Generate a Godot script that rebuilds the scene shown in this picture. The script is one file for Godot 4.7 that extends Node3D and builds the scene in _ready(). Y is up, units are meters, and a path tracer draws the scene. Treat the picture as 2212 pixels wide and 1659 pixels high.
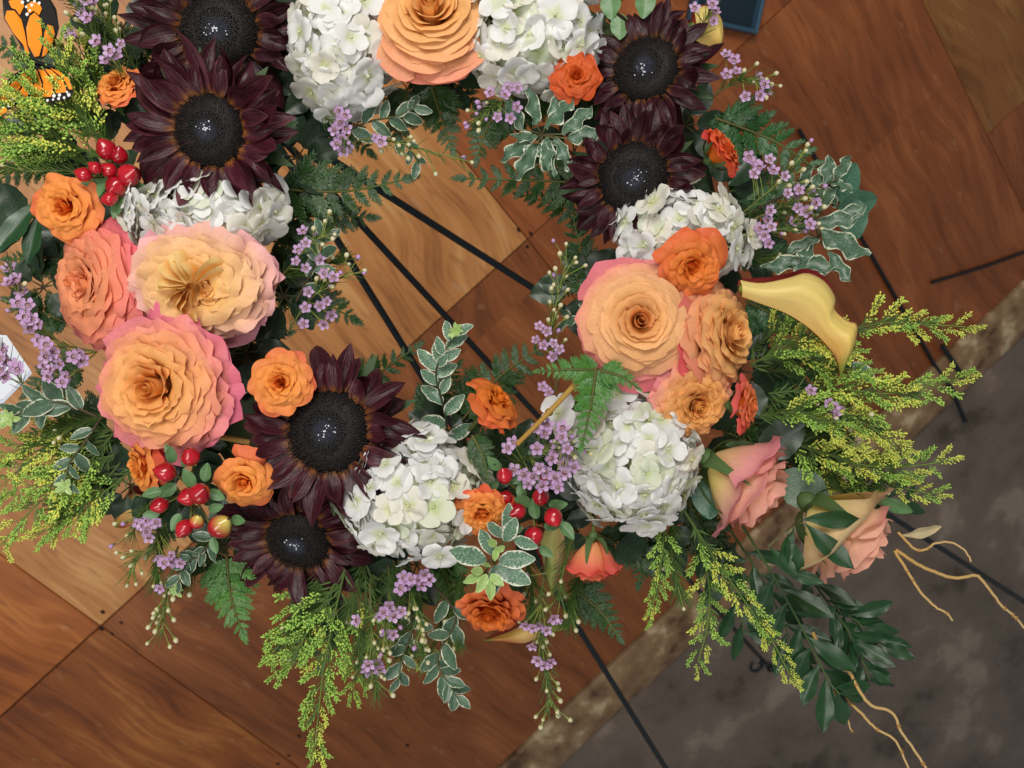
extends Node3D

# ---------------------------------------------------------------- frame of the camera
const F := 2003.0          # focal length in units of the 2212 x 1659 layout grid
const CAM_H := 1.9
var cam_t := Transform3D()
var names := {}
var rng := RandomNumberGenerator.new()
var M := {}
var wood_n := FastNoiseLite.new()

# a collector of triangles; commit() gives one ArrayMesh with smooth normals
class MB:
	var v := PackedVector3Array()
	var c := PackedColorArray()
	var t := PackedVector2Array()
	var ix := PackedInt32Array()
	func vert(p: Vector3, col: Color, uv := Vector2.ZERO) -> int:
		v.append(p); c.append(col); t.append(uv)
		return v.size() - 1
	func tri(a: int, b: int, d: int) -> void:
		ix.append(a); ix.append(b); ix.append(d)
	func quad(a: int, b: int, d: int, e: int) -> void:
		tri(a, b, d); tri(a, d, e)
	# points laid row by row: nu across, nv along
	func sheet(pts: PackedVector3Array, cols: PackedColorArray, nu: int, nv: int) -> void:
		var s := v.size()
		for j in nv:
			for i in nu:
				var k := j * nu + i
				vert(pts[k], cols[k], Vector2(float(i) / (nu - 1), float(j) / (nv - 1)))
		for j in nv - 1:
			for i in nu - 1:
				var a := s + j * nu + i
				quad(a, a + nu, a + nu + 1, a + 1)
	func tube(pts: PackedVector3Array, r0: float, r1: float, sides: int, col: Color, col2 = null) -> void:
		var n := pts.size()
		var s := v.size()
		var cb: Color = col if col2 == null else col2
		var side := Vector3.ZERO
		for j in n:
			var d: Vector3 = (pts[mini(j + 1, n - 1)] - pts[maxi(j - 1, 0)]).normalized()
			if side == Vector3.ZERO:
				side = d.cross(Vector3(0.31, 0.2, 0.93)).normalized()
			side = (side - d * side.dot(d)).normalized()
			var up := side.cross(d)
			var f := float(j) / (n - 1)
			var r := lerpf(r0, r1, f)
			for i in sides:
				var a := TAU * i / sides
				vert(pts[j] + (side * cos(a) + up * sin(a)) * r, col.lerp(cb, f), Vector2(float(i) / sides, f * 6.0))
		for j in n - 1:
			for i in sides:
				var a := s + j * sides + i
				var b := s + j * sides + (i + 1) % sides
				quad(a, b, b + sides, a + sides)
		for e in [0, n - 1]:
			var m := vert(pts[e], col if e == 0 else cb)
			for i in sides:
				var a: int = s + e * sides + i
				var b: int = s + e * sides + (i + 1) % sides
				if e == 0: tri(m, b, a)
				else: tri(m, a, b)
	func ball(at: Vector3, b: Basis, seg: int, rings: int, col: Color, top = null) -> void:
		var s := v.size()
		var ct: Color = col if top == null else top
		for j in rings + 1:
			var th := PI * j / rings
			for i in seg:
				var a := TAU * i / seg
				vert(at + b * Vector3(sin(th) * cos(a), cos(th), sin(th) * sin(a)), ct.lerp(col, float(j) / rings), Vector2(float(i) / seg, float(j) / rings))
		for j in rings:
			for i in seg:
				var p := s + j * seg + i
				var q := s + j * seg + (i + 1) % seg
				quad(p, p + seg, q + seg, q)
	func box(lo: Vector3, hi: Vector3, ch: float, col: Color) -> void:
		# box with chamfered upper edges
		var L := [[lo, hi, lo.y], [lo, hi, hi.y - ch], [lo + Vector3(ch, 0, ch), hi - Vector3(ch, 0, ch), hi.y]]
		var rows := []
		for l in L:
			var r := []
			for q in [Vector2(l[0].x, l[0].z), Vector2(l[1].x, l[0].z), Vector2(l[1].x, l[1].z), Vector2(l[0].x, l[1].z)]:
				r.append(Vector3(q.x, l[2], q.y))
			rows.append(r)
		for j in 2:
			for i in 4:
				var k := (i + 1) % 4
				flat([rows[j][i], rows[j][k], rows[j + 1][k], rows[j + 1][i]], col)
		flat([rows[2][0], rows[2][1], rows[2][2], rows[2][3]], col)
		flat([rows[0][3], rows[0][2], rows[0][1], rows[0][0]], col)
	func flat(q: Array, col: Color) -> void:
		var s := v.size()
		for p: Vector3 in q:
			vert(p, col, Vector2(p.x, p.z))
		quad(s, s + 1, s + 2, s + 3)
	func commit() -> ArrayMesh:
		var n := PackedVector3Array()
		n.resize(v.size())
		for k in range(0, ix.size(), 3):
			var a := ix[k]; var b := ix[k + 1]; var d := ix[k + 2]
			var f := (v[d] - v[a]).cross(v[b] - v[a])
			n[a] += f; n[b] += f; n[d] += f
		for k in n.size():
			n[k] = n[k].normalized() if n[k].length_squared() > 1e-24 else Vector3.UP
		var ar := []
		ar.resize(Mesh.ARRAY_MAX)
		ar[Mesh.ARRAY_VERTEX] = v
		ar[Mesh.ARRAY_NORMAL] = n
		ar[Mesh.ARRAY_COLOR] = c
		ar[Mesh.ARRAY_TEX_UV] = t
		ar[Mesh.ARRAY_INDEX] = ix
		var m := ArrayMesh.new()
		m.add_surface_from_arrays(Mesh.PRIMITIVE_TRIANGLES, ar)
		return m

func rgb(r: float, g: float, b: float) -> Color:
	return Color(r / 255.0, g / 255.0, b / 255.0).srgb_to_linear()
func C(px: float, py: float, z: float) -> Vector3:      # a point at depth z in the camera's axes
	return Vector3((px - 1106.0) / F * z, -(py - 829.5) / F * z, -z)
func P(px: float, py: float, z: float) -> Vector3:
	return cam_t * C(px, py, z)
func on_floor(px: float, py: float, y := 0.0) -> Vector3:
	var d := cam_t.basis * C(px, py, 1.0)
	return cam_t.origin + d * ((CAM_H - y) / -d.y)
func rr(a: float, b: float) -> float:
	return rng.randf_range(a, b)
func numbered(called: String) -> String:
	var k: int = names.get(called, 0)
	names[called] = k + 1
	return called if k == 0 else "%s_%03d" % [called, k]
func tag(o: Node3D, label: String, category: String, group := "", kind := "") -> void:
	o.set_meta("label", label)
	if category: o.set_meta("category", category)
	if group: o.set_meta("group", group)
	if kind: o.set_meta("kind", kind)
func thing(called: String, label: String, category: String, group: String, at: Transform3D) -> Node3D:
	var o := Node3D.new()
	o.name = numbered(called)
	add_child(o)
	o.transform = at
	tag(o, label, category, group)
	return o
func piece(parent: Node, called: String, mesh: Mesh, mat: Material, stuff := false) -> MeshInstance3D:
	var o := MeshInstance3D.new()
	o.name = called
	o.mesh = mesh
	o.material_override = mat
	if stuff: o.set_meta("kind", "stuff")
	parent.add_child(o, true)
	return o
# a place that looks along n = (right, down, towards the viewer)
func facing(px: float, py: float, z: float, n: Vector3, spin := 0.0) -> Transform3D:
	var zz := Vector3(n.x, -n.y, n.z).normalized()
	var xx := Vector3.UP.cross(zz)
	if xx.length() < 0.05: xx = Vector3.RIGHT
	xx = xx.normalized()
	var b := Basis(xx, zz.cross(xx), zz) * Basis(Vector3(0, 0, 1), deg_to_rad(spin))
	return cam_t * Transform3D(b, C(px, py, z))
func plain_at(px: float, py: float, z: float) -> Transform3D:
	return cam_t * Transform3D(Basis(), C(px, py, z))
func smooth_path(q: PackedVector3Array, per := 5) -> PackedVector3Array:
	var out := PackedVector3Array()
	var n := q.size()
	for i in n - 1:
		for k in per:
			out.append(q[i].cubic_interpolate(q[i + 1], q[maxi(i - 1, 0)], q[mini(i + 2, n - 1)], float(k) / per))
	out.append(q[n - 1])
	return out
func along(p: PackedVector3Array, s: float) -> Vector3:
	var f := clampf(s, 0.0, 1.0) * (p.size() - 1)
	var i := mini(int(f), p.size() - 2)
	return p[i].lerp(p[i + 1], f - i)
# layout-grid polyline -> points relative to the first one, in the camera's axes
func rel(pts: Array, z0: float, z1: float) -> PackedVector3Array:
	var out := PackedVector3Array()
	var o := C(pts[0].x, pts[0].y, z0)
	for i in pts.size():
		out.append(C(pts[i].x, pts[i].y, lerpf(z0, z1, float(i) / maxi(1, pts.size() - 1))) - o)
	return out

# ---------------------------------------------------------------- materials
func streaks(w: int, h: int, lo: float, sx: float, sy: float, sd: int) -> ImageTexture:
	var n := FastNoiseLite.new()
	n.seed = sd; n.noise_type = FastNoiseLite.TYPE_SIMPLEX_SMOOTH; n.frequency = 1.0; n.fractal_octaves = 3
	var im := Image.create(w, h, false, Image.FORMAT_RGB8)
	for y in h:
		for x in w:
			var a := n.get_noise_2d(float(x) / w * sx, float(y) / h * sy) * 0.5 + 0.5
			var b := n.get_noise_2d(float(x) / w * 5.0 + 40.0, float(y) / h * 5.0) * 0.5 + 0.5
			var g := clampf(lerpf(lo, 1.0, 0.6 * a + 0.4 * b) + 0.04, 0.0, 1.0)
			im.set_pixel(x, y, Color(g, g, g))
	return ImageTexture.create_from_image(im)
func mat(called: String, rough: float, spec := 0.5, back := 0.0, tex: Texture2D = null, bump := 0.0) -> StandardMaterial3D:
	var m := StandardMaterial3D.new()
	m.resource_name = called
	m.vertex_color_use_as_albedo = true
	m.roughness = rough
	m.metallic_specular = spec
	m.cull_mode = BaseMaterial3D.CULL_DISABLED
	if back > 0.0:
		m.backlight_enabled = true
		m.backlight = Color(back, back, back).linear_to_srgb()
	if tex:
		m.albedo_texture = tex
		if bump > 0.0:
			m.heightmap_enabled = true
			m.heightmap_texture = tex
			m.heightmap_scale = bump
	M[called] = m
	return m
func leaf_texture(sd: int, dark: Color, cream: Color, edge: float, mottle: float) -> ImageTexture:
	var n := FastNoiseLite.new()
	n.seed = sd; n.frequency = 1.0; n.fractal_octaves = 3
	var w := 96
	var h := 192
	var im := Image.create(w, h, false, Image.FORMAT_RGB8)
	for y in h:
		for x in w:
			var u := absf(float(x) / (w - 1) * 2.0 - 1.0)
			var q := float(y) / (h - 1)
			var k := n.get_noise_2d(x * 0.07, y * 0.05)
			var f := n.get_noise_2d(x * 0.22 + 50, y * 0.06)
			var rim := smoothstep(0.0, 0.07, u + maxf(0.0, q - 0.9) * 2.5 - (1.0 - edge * (1.0 + 0.9 * k + 0.6 * f)))
			var c := dark.lerp(dark.lightened(0.22), clampf(0.45 + f * 1.1, 0.0, 1.0))
			c = c.lerp(cream.lerp(dark, 0.45), mottle * smoothstep(0.1, 0.35, k + f * 0.4 + u * 0.12))
			var vein := smoothstep(0.05, 0.0, u) * 0.35 + smoothstep(0.06, 0.0, absf(fposmod(q * 7.0 - u * 1.6, 1.0) - 0.5)) * 0.10
			c = c.lerp(dark.lightened(0.4), vein)
			c = c.lerp(cream, rim)
			im.set_pixel(x, y, c)
	return ImageTexture.create_from_image(im)
func build_materials() -> void:
	var pt := streaks(192, 192, 0.88, 30.0, 3.0, 5)
	mat("petal", 0.5, 0.35, 0.36, pt, 0.012)
	mat("sun_petal", 0.45, 0.5, 0.16, streaks(128, 128, 0.4, 8.0, 1.0, 9), 0.10)
	mat("floret", 0.5, 0.4, 0.36, streaks(96, 96, 0.93, 12.0, 4.0, 11), 0.015)
	mat("green", 0.5, 0.4, 0.22)
	mat("fern", 0.42, 0.5, 0.2)
	mat("gloss_leaf", 0.34, 0.55, 0.12, streaks(128, 128, 0.7, 22.0, 3.0, 21), 0.03)
	mat("stem", 0.6, 0.4)
	mat("bud", 0.45, 0.45, 0.12)
	mat("berry", 0.2, 0.5)
	M.berry.clearcoat_enabled = true
	M.berry.clearcoat = 0.5
	M.berry.clearcoat_roughness = 0.06
	mat("dark", 0.34, 0.55)
	mat("disc", 0.6, 0.4)
	mat("speck", 0.2, 0.6)
	mat("metal", 0.38, 0.5)
	mat("paper", 0.7, 0.3)
	mat("wing", 0.5, 0.4, 0.2)
	mat("twig", 0.6, 0.35)
	mat("calla", 0.42, 0.4, 0.25, pt, 0.01)
	var k := 0
	for e in [["pitto", Color8(58, 92, 66), Color8(216, 222, 196), 0.17, 0.25], ["pitto_wide", Color8(70, 112, 84), Color8(226, 230, 208), 0.22, 0.75], ["pitto_young", Color8(150, 186, 96), Color8(206, 222, 160), 0.2, 0.5]]:
		mat(e[0], 0.36, 0.5, 0.2, leaf_texture(31 + k, e[1], e[2], e[3], e[4]))
		k += 1

# ---------------------------------------------------------------- roses
# K: radius R (m), n petals, depth, dome, dip, open (0 bud .. 1 flat), ruffle, colours deep / inner / outer / rim / guard
func rose(called: String, label: String, cat: String, group: String, px: float, py: float, z: float, r_px: float, nrm: Vector3, spin: float, sd: int, K: Dictionary) -> Node3D:
	rng.seed = sd * 7919 + 13
	var R := r_px * z / F
	var o := thing(called, label, cat, group, facing(px, py, z, nrm, spin))
	var n: int = K.n
	var nu: int = K.get("nu", 19)
	var nv := 10
	var deep: float = K.get("deep", 0.5)
	var dome: float = K.get("dome", 0.3)
	var dip: float = K.get("dip", 0.0)
	var open: float = K.get("open", 1.0)
	var ruf: float = K.get("ruf", 0.03)
	var roll: float = K.get("roll", 0.0)
	var hearts: Array = K.get("hearts", [Vector2.ZERO])
	var c_deep: Color = K.deepc
	var c_in: Color = K.inner
	var c_out: Color = K.outer
	var c_rim: Color = K.rim
	var c_guard: Color = K.guard
	for h: Vector2 in hearts:                      # the rolled heart(s) of the flower
		var m := MB.new()
		var pts := PackedVector3Array()
		var cols := PackedColorArray()
		var turns := 2.6 if hearts.size() == 1 else 2.0
		var hr := 0.15 if hearts.size() == 1 else 0.11
		for j in 6:
			for i in 34:
				var f := i / 33.0
				var v := j / 5.0
				var a := f * turns * TAU + sd
				var q := R * (0.018 + hr * f) * (0.75 + 0.25 * v + 0.06 * sin(a * 2.3)) 
				var top := R * (dome - dip + 0.03 * sin(f * 19.0) - 0.02 * f)
				pts.append(Vector3(h.x * R + cos(a) * q, h.y * R + sin(a) * q, lerpf(-deep * R * 0.6, top, v)))
				cols.append(c_deep.lerp(c_in, pow(v, 1.6)))
		m.sheet(pts, cols, 34, 6)
		piece(o, "heart_petal", m.commit(), M.petal)
	for i in n:
		var t := (i + 0.6) / n
		var phi := i * 2.39996 + rr(-0.4, 0.4)
		var off := Vector2.ZERO
		if hearts.size() > 1 and t < 0.45:
			off = hearts[i % hearts.size()] * R * (1.0 - t / 0.45)
		var Rr := R * (0.12 + 0.88 * pow(t, K.get("spread", 0.62))) * rr(0.94, 1.05)
		if hearts.size() > 1 and t < 0.45: Rr *= 0.72 + 0.28 * t / 0.45
		var zr := R * (dome * (1.0 - t) - (0.22 * open) * t * t - dip * exp(-pow(t / 0.3, 2.0)) + rr(-0.012, 0.012))
		zr += R * (1.0 - open) * 0.55 * (1.0 - 0.35 * t)
		var half: float = lerpf(K.get("wide_in", 1.25), K.get("wide_out", 1.1), pow(t, 0.7)) * rr(0.9, 1.12)
		var p0 := Vector2(R * (0.03 + 0.2 * t), -deep * R * (0.75 + 0.4 * t))
		var p1 := Vector2(lerpf(Rr * lerpf(0.95, 0.6, smoothstep(0.5, 1.0, open)), Rr * lerpf(1.05, 0.86, open), t), lerpf(zr - lerpf(0.84 * deep, 0.2, smoothstep(0.5, 1.0, open)) * R, zr - 0.10 * R - (1.0 - open) * R * 0.8, pow(t, 0.8)))
		var flat: float = smoothstep(0.0, 0.32, t) * smoothstep(0.5, 1.0, open)
		p1 = p1.lerp(Vector2(Rr * 0.62, zr + R * K.get("lip", 0.015)), flat * 0.8)
		var p2 := Vector2(Rr, zr)
		var ph := rr(0, TAU)
		var ph2 := rr(0, TAU)
		var ph3 := rr(0, TAU)
		var k1 := rr(4.0, 6.5)
		var k2 := rr(8.0, 13.0)
		var curl: float = K.get("curl", 0.09) * (0.25 + t) * rr(0.6, 1.4)
		var guard := smoothstep(K.get("guard_from", 0.86), 1.0, t)
		var tone := rr(0.9, 1.04)
		var lean := rr(-0.05, 0.12)
		var pts := PackedVector3Array()
		var cols := PackedColorArray()
		for j in nv:
			var v := j / (nv - 1.0)
			for ii in nu:
				var u := ii / (nu - 1.0) * 2.0 - 1.0
				var au := absf(u)
				var vv: float = v * (1.0 - K.get("corner", 0.13) * pow(au, 4.0) - v * 0.025 * sin(k2 * u + ph3) - K.get("point", 0.0) * 0.1 * pow(au, 1.2))
				var b := p0.lerp(p1, vv).lerp(p1.lerp(p2, vv), vv)
				var e := smoothstep(0.62, 1.0, vv)
				var rho := b.x * (1.0 + (lean + 0.05) * u) + R * e * curl * 0.9
				var zz := b.y - R * e * e * curl * 1.1
				var rip := v * v * v * v * ruf * R * (0.4 + 0.8 * t)
				rho += rip * sin(k1 * u + ph) + K.get("frill", 0.0) * R * pow(v, 5.0) * (0.3 + t) * (sin(k2 * 1.3 * u + ph3) + 0.6 * sin(k2 * 1.9 * u + ph))
				zz += rip * (0.9 * sin(k2 * u + ph2) + 0.5 * sin(k1 * u + ph3))
				var tuck: float = smoothstep(0.5, 1.0, au) * vv * flat
				zz -= R * 0.07 * tuck
				rho *= 1.0 - 0.07 * tuck
				if roll > 0.0:
					var rl := roll * pow(au, 2.5) * v * v * R * (0.3 + t)
					rho += rl * 0.35
					zz -= rl
				var a := phi + u * half * (0.5 + 0.5 * pow(vv, 0.55))
				pts.append(Vector3(cos(a) * rho + off.x, sin(a) * rho + off.y, zz))
				var col := c_deep.lerp(c_in.lerp(c_out, smoothstep(0.15, 0.85, t)), smoothstep(0.15, 0.8, vv))
				var ed := maxf(smoothstep(0.72, 1.0, vv + 0.05 * sin(k1 * u + ph)), smoothstep(0.75, 1.0, au) * v * 0.7)
				col = col.lerp(c_rim, ed * lerpf(0.12, 0.95, smoothstep(K.get("rim_from", 0.5), 1.0, t)))
				col = col.lerp(c_guard, guard * (0.35 + 0.6 * v))
				cols.append(Color(col.r * tone, col.g * tone, col.b * tone))
		var m := MB.new()
		m.sheet(pts, cols, nu, nv)
		piece(o, "petal", m.commit(), M.petal)
	if K.has("sy"):
		o.transform = o.transform.scaled_local(Vector3(1.0, K.sy, 1.0))
	if K.has("folds"):                              # narrow folded petals that stand on edge round the heart
		for i in int(K.folds):
			var a: float = deg_to_rad(K.get("fold_from", 60.0)) + TAU * K.get("fold_span", 0.6) * i / float(K.folds) + rr(-0.06, 0.06)
			var pts := PackedVector3Array()
			var cols := PackedColorArray()
			var bend := rr(-0.3, 0.5)
			var ph := rr(0, 6.0)
			var far := rr(0.38, 0.54)
			for j in 10:
				var v := j / 9.0
				for ii in 6:
					var u := ii / 5.0
					var q := R * (0.06 + far * v)
					var aa := a + bend * v * v + 0.42 * (u - 0.3) * (0.5 + 0.5 * v) + 0.08 * (u - 0.5) * sin(v * 3.0 + ph) + 0.06 * sin(v * 7.0 + ph) * u
					var h := lerpf(dome - dip * 0.7 - 0.16, dome - dip * 0.7 + 0.05 + 0.10 * sin(v * 2.8) + 0.03 * sin(v * 11.0 + ph) - 0.10 * v * v, u)
					pts.append(Vector3(cos(aa) * q, sin(aa) * q, h * R))
					cols.append(rgb(250, 184, 92).lerp(rgb(255, 222, 150), smoothstep(0.0, 0.9, u)))
			var m := MB.new()
			m.sheet(pts, cols, 6, 10)
			piece(o, "folded_petal", m.commit(), M.petal)
	if K.has("calyx"):
		var g := rgb(86, 112, 66)
		for i in 5:
			var a := i * TAU / 5 + 0.3
			var pts := PackedVector3Array()
			var cols := PackedColorArray()
			for j in 8:
				var v := j / 7.0
				var w := 0.2 * R * pow(1.0 - v, 0.8) + 0.004 * R
				var q := R * (0.12 + 0.62 * sin(v * 1.5) + 0.06)
				var zz := R * (-deep * 1.22 + 0.62 * v * v * deep * 1.9)
				for ii in 3:
					var u := ii - 1.0
					var s := Vector2(cos(a), sin(a)) * q + Vector2(-sin(a), cos(a)) * u * w
					pts.append(Vector3(s.x, s.y, zz - absf(u) * 0.03 * R))
					cols.append(g * (1.0 if ii == 1 else 0.85))
			var m := MB.new()
			m.sheet(pts, cols, 3, 8)
			piece(o, "sepal", m.commit(), M.green)
		var m := MB.new()
		m.ball(Vector3(0, 0, -deep * R * 1.25), Basis.from_scale(Vector3(0.2, 0.2, 0.24) * R), 10, 8, g)
		piece(o, "rose_hip", m.commit(), M.green)
	if K.has("stem"):
		var q: Vector3 = K.stem        # px, py, depth of the lower end
		var inv := o.transform.affine_inverse()
		var e := inv * P(q.x, q.y, q.z)
		var s0 := Vector3(0, 0, -deep * R * 1.2)
		var mid := s0.lerp(e, 0.45) + Vector3(0, 0, -0.15 * s0.distance_to(e))
		var m := MB.new()
		m.tube(smooth_path(PackedVector3Array([s0, mid, e]), 6), 0.085 * R, 0.06 * R, 8, rgb(104, 116, 62), rgb(92, 88, 48))
		piece(o, "stem", m.commit(), M.stem)
	return o

# ---------------------------------------------------------------- sunflowers
func sunflower(label: String, px: float, py: float, z: float, r_px: float, disc_px: float, nrm: Vector3, sd: int, K := {}) -> void:
	rng.seed = sd * 104729 + 7
	var s := z / F
	var R := r_px * s
	var d := disc_px * s
	var o := thing("sunflower", label, "sunflower", "dark burgundy sunflowers in the wreath", facing(px, py, z, nrm, rr(0, 90)))
	var dull: float = K.get("dull", 1.0)
	var wine := rgb(88, 28, 46) * dull
	var pale := rgb(190, 122, 124) * dull
	var gold := rgb(206, 126, 48) * dull
	var counts := [17, 19, 14]
	for ring in 3:
		var n: int = counts[ring]
		for i in n:
			var a := TAU * (i + ring * 0.37 + rr(-0.26, 0.26)) / n
			var L: float = (R - d * 0.86) * [1.0, 0.93, 0.72][ring] * rr(0.74, 1.14)
			var W: float = R * rr(0.085, 0.128) * [1.0, 1.0, 0.85][ring]
			var rise: float = [0.02, 0.22, 0.42][ring] + rr(-0.16, 0.2) + K.get("rise", 0.0)
			var curl := rr(0.4, 2.3) * (-1.0 if rng.randf() < 0.7 else 0.75)
			var twist := rr(-1.1, 1.1)
			var fold := rr(0.45, 1.25) * (1.0 if rng.randf() < 0.7 else -1.0)
			var sway := rr(-0.3, 0.3)
			var tone := rr(0.8, 1.25)
			var lite := rr(0.0, 0.85) * rng.randf()
			var ph := rr(0, 6.0)
			var pts := PackedVector3Array()
			var cols := PackedColorArray()
			var nu := 7
			var nv := 11
			var q := 0.0
			var zz := 0.0
			for j in nv:
				var v := j / (nv - 1.0)
				if j > 0:
					var el := rise + curl * (v - 0.25) * 0.75
					q += L / (nv - 1.0) * cos(el)
					zz += L / (nv - 1.0) * sin(el)
				var w: float = W * (pow(sin(PI * pow(v, 1.05) * 0.90 + 0.12), 0.7) * 0.92 + 0.25 * (1.0 - v)) * (1.0 - pow(v, 9.0) * 0.85)
				for ii in nu:
					var u := ii / (nu - 1.0) * 2.0 - 1.0
					var tw := twist * v
					var lat: float = u * w * cos(tw) + sway * L * v * v
					var h: float = w * (fold * (u * u - 0.3) * (0.4 + 0.6 * v) + sin(tw) * u + 0.10 * sin(u * 7.0 + ph) + 0.18 * sin(v * 10.0 + ph + u * 3.0) * (0.3 + 0.7 * v))
					var rad := d * 0.86 + q
					var ca := cos(a)
					var sa := sin(a)
					pts.append(Vector3(ca * rad - sa * lat, sa * rad + ca * lat, zz + h - d * 0.10 * (2 - ring) - d * 0.06))
					var c := gold.lerp(wine, smoothstep(0.03, 0.2 + 0.1 * sin(u * 4.0 + ph), v))
					c = c.lerp(pale, lite * (smoothstep(0.3, 1.0, absf(u)) * 0.5 + smoothstep(0.7, 1.0, v) * 0.5))
					cols.append(Color(c.r * tone, c.g * tone, c.b * tone))
			var m := MB.new()
			m.sheet(pts, cols, nu, nv)
			piece(o, "ray_petal", m.commit(), M.sun_petal)
	# the disc: a shallow dish, a crown of dark florets, a bluish-black centre and drops of sap
	var black := rgb(17, 13, 14)
	var m := MB.new()
	var pts := PackedVector3Array()
	var cols := PackedColorArray()
	for j in 12:
		var v := j / 11.0
		for i in 33:
			var a := TAU * i / 32.0
			var q := d * 1.0 * v
			pts.append(Vector3(cos(a) * q, sin(a) * q, d * (0.02 + 0.13 * sin(v * PI) * 1.0 + 0.10 * exp(-v * v * 9.0) - 0.22 * pow(v, 6.0))))
			cols.append(rgb(20, 19, 24).lerp(black, smoothstep(0.2, 0.4, v)))
	m.sheet(pts, cols, 33, 12)
	piece(o, "disc", m.commit(), M.disc)
	m = MB.new()
	var k := 0
	for i in 900:
		var v := sqrt((i + 0.5) / 900.0)
		if v < 0.34 + 0.1 * rng.randf(): continue
		var a := i * 2.39996
		var q := d * (0.06 + v * 0.96)
		var at := Vector3(cos(a) * q, sin(a) * q, d * (0.02 + 0.13 * sin(v * PI) - 0.18 * pow(v, 6.0)))
		var outw := Vector3(cos(a), sin(a), 0)
		var dir := (Vector3(0, 0, 1) + outw * rr(-0.5, 0.9) + Vector3(rr(-0.4, 0.4), rr(-0.4, 0.4), 0)).normalized()
		var len := d * rr(0.07, 0.15)
		var sd1 := dir.cross(Vector3(0.3, 0.9, 0.1)).normalized() * d * 0.018
		var sd2 := dir.cross(sd1).normalized() * d * 0.018
		var c := black.lerp(rgb(70, 44, 34), rng.randf() * rng.randf())
		if v > 0.93 and rng.randf() < 0.35: c = rgb(150, 96, 40) * dull
		var b0 := m.vert(at + sd1, c)
		var b1 := m.vert(at - sd1 * 0.5 + sd2 * 0.87, c)
		var b2 := m.vert(at - sd1 * 0.5 - sd2 * 0.87, c)
		var tp := m.vert(at + dir * len + outw * rr(-0.02, 0.03) * d, c * 1.3)
		m.tri(b0, b1, tp); m.tri(b1, b2, tp); m.tri(b2, b0, tp)
		k += 1
	piece(o, "disc_floret_crown", m.commit(), M.disc, true)
	m = MB.new()
	for i in 330:
		var v := sqrt((i + 0.5) / 330.0) * 0.5
		var a := i * 2.39996
		var at := Vector3(cos(a) * v * d + rr(-0.012, 0.012) * d, sin(a) * v * d + rr(-0.012, 0.012) * d, d * (0.025 + 0.13 * sin(v * PI) + 0.10 * exp(-v * v * 9.0)))
		var g := rgb(78, 84, 106).lerp(black, smoothstep(0.10, 0.36, v))
		var sz := d * 0.016
		m.ball(at, Basis(Vector3(cos(a), sin(a), 0) * sz * 1.5, Vector3(0, 0, 1) * sz * 1.5, Vector3(-sin(a), cos(a), 0) * sz), 5, 4, g * rr(0.7, 1.3))
	piece(o, "disc_centre", m.commit(), M.dark, true)
	m = MB.new()
	for i in 22:
		var v := rr(0.0, 0.40) * pow(rng.randf(), 0.8)
		var a := rr(0, TAU)
		if i < 15: a = sd * 1.3 + rr(-0.8, 0.8)
		var at := Vector3(cos(a) * v * d, sin(a) * v * d, d * (0.06 + 0.13 * sin(v * PI) + 0.10 * exp(-v * v * 9.0)))
		m.ball(at, Basis.from_scale(Vector3.ONE * d * rr(0.005, 0.026)), 6, 4, rgb(220, 224, 232))
	piece(o, "sap_drops", m.commit(), M.speck, true)
	for i in 9:                                     # bracts behind the petals
		var a := TAU * (i + rr(-0.2, 0.2)) / 9
		var p2 := PackedVector3Array()
		var c2 := PackedColorArray()
		for j in 6:
			var v := j / 5.0
			var w := R * 0.12 * pow(1.0 - v, 0.7) + 0.0004
			for ii in 3:
				var u := ii - 1.0
				var q := d * 0.6 + R * 0.62 * v
				p2.append(Vector3(cos(a) * q - sin(a) * u * w, sin(a) * q + cos(a) * u * w, -d * (0.5 + 0.25 * v)))
				c2.append(rgb(58, 84, 44))
		m = MB.new()
		m.sheet(p2, c2, 3, 6)
		piece(o, "bract", m.commit(), M.green)

# ---------------------------------------------------------------- hydrangeas
var florets := []
func make_florets() -> void:
	for k in 9:
		rng.seed = 500 + k
		var m := MB.new()
		var cup := rr(0.1, 0.5)
		for s in 4:
			var a0 := TAU * s / 4 + rr(-0.12, 0.12)
			var L := rr(0.9, 1.08)
			var W := rr(0.58, 0.72)
			var lift := 0.05 * (s % 2) + rr(-0.05, 0.12)
			var pts := PackedVector3Array()
			var cols := PackedColorArray()
			var ph := rr(0, 6.0)
			for j in 7:
				var v := j / 6.0
				var w := W * pow(sin(PI * (0.05 + 0.86 * pow(v, 1.05))), 0.5) * (0.5 + 0.55 * v)
				for i in 7:
					var u := i / 6.0 * 2.0 - 1.0
					var q := L * (v - 0.13 * u * u * v)
					var h := cup * q * q * 0.6 + 0.28 * cup * u * u * w + 0.035 * sin(5.0 * u + ph) * v + 0.04 * sin(6.0 * v + ph) + lift * v - 0.12 * smoothstep(0.75, 1.0, v) * rr(0.7, 1.0)
					var p := Vector2(cos(a0), sin(a0)) * (0.03 + q) + Vector2(-sin(a0), cos(a0)) * u * w
					pts.append(Vector3(p.x, p.y, h))
					cols.append(rgb(214, 222, 178).lerp(rgb(240, 241, 240), smoothstep(0.05, 0.45, v)))
			m.sheet(pts, cols, 7, 7)
		m.ball(Vector3(0, 0, 0.06), Basis.from_scale(Vector3.ONE * 0.085), 7, 5, rgb(222, 226, 190))
		florets.append(m.commit())
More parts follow.
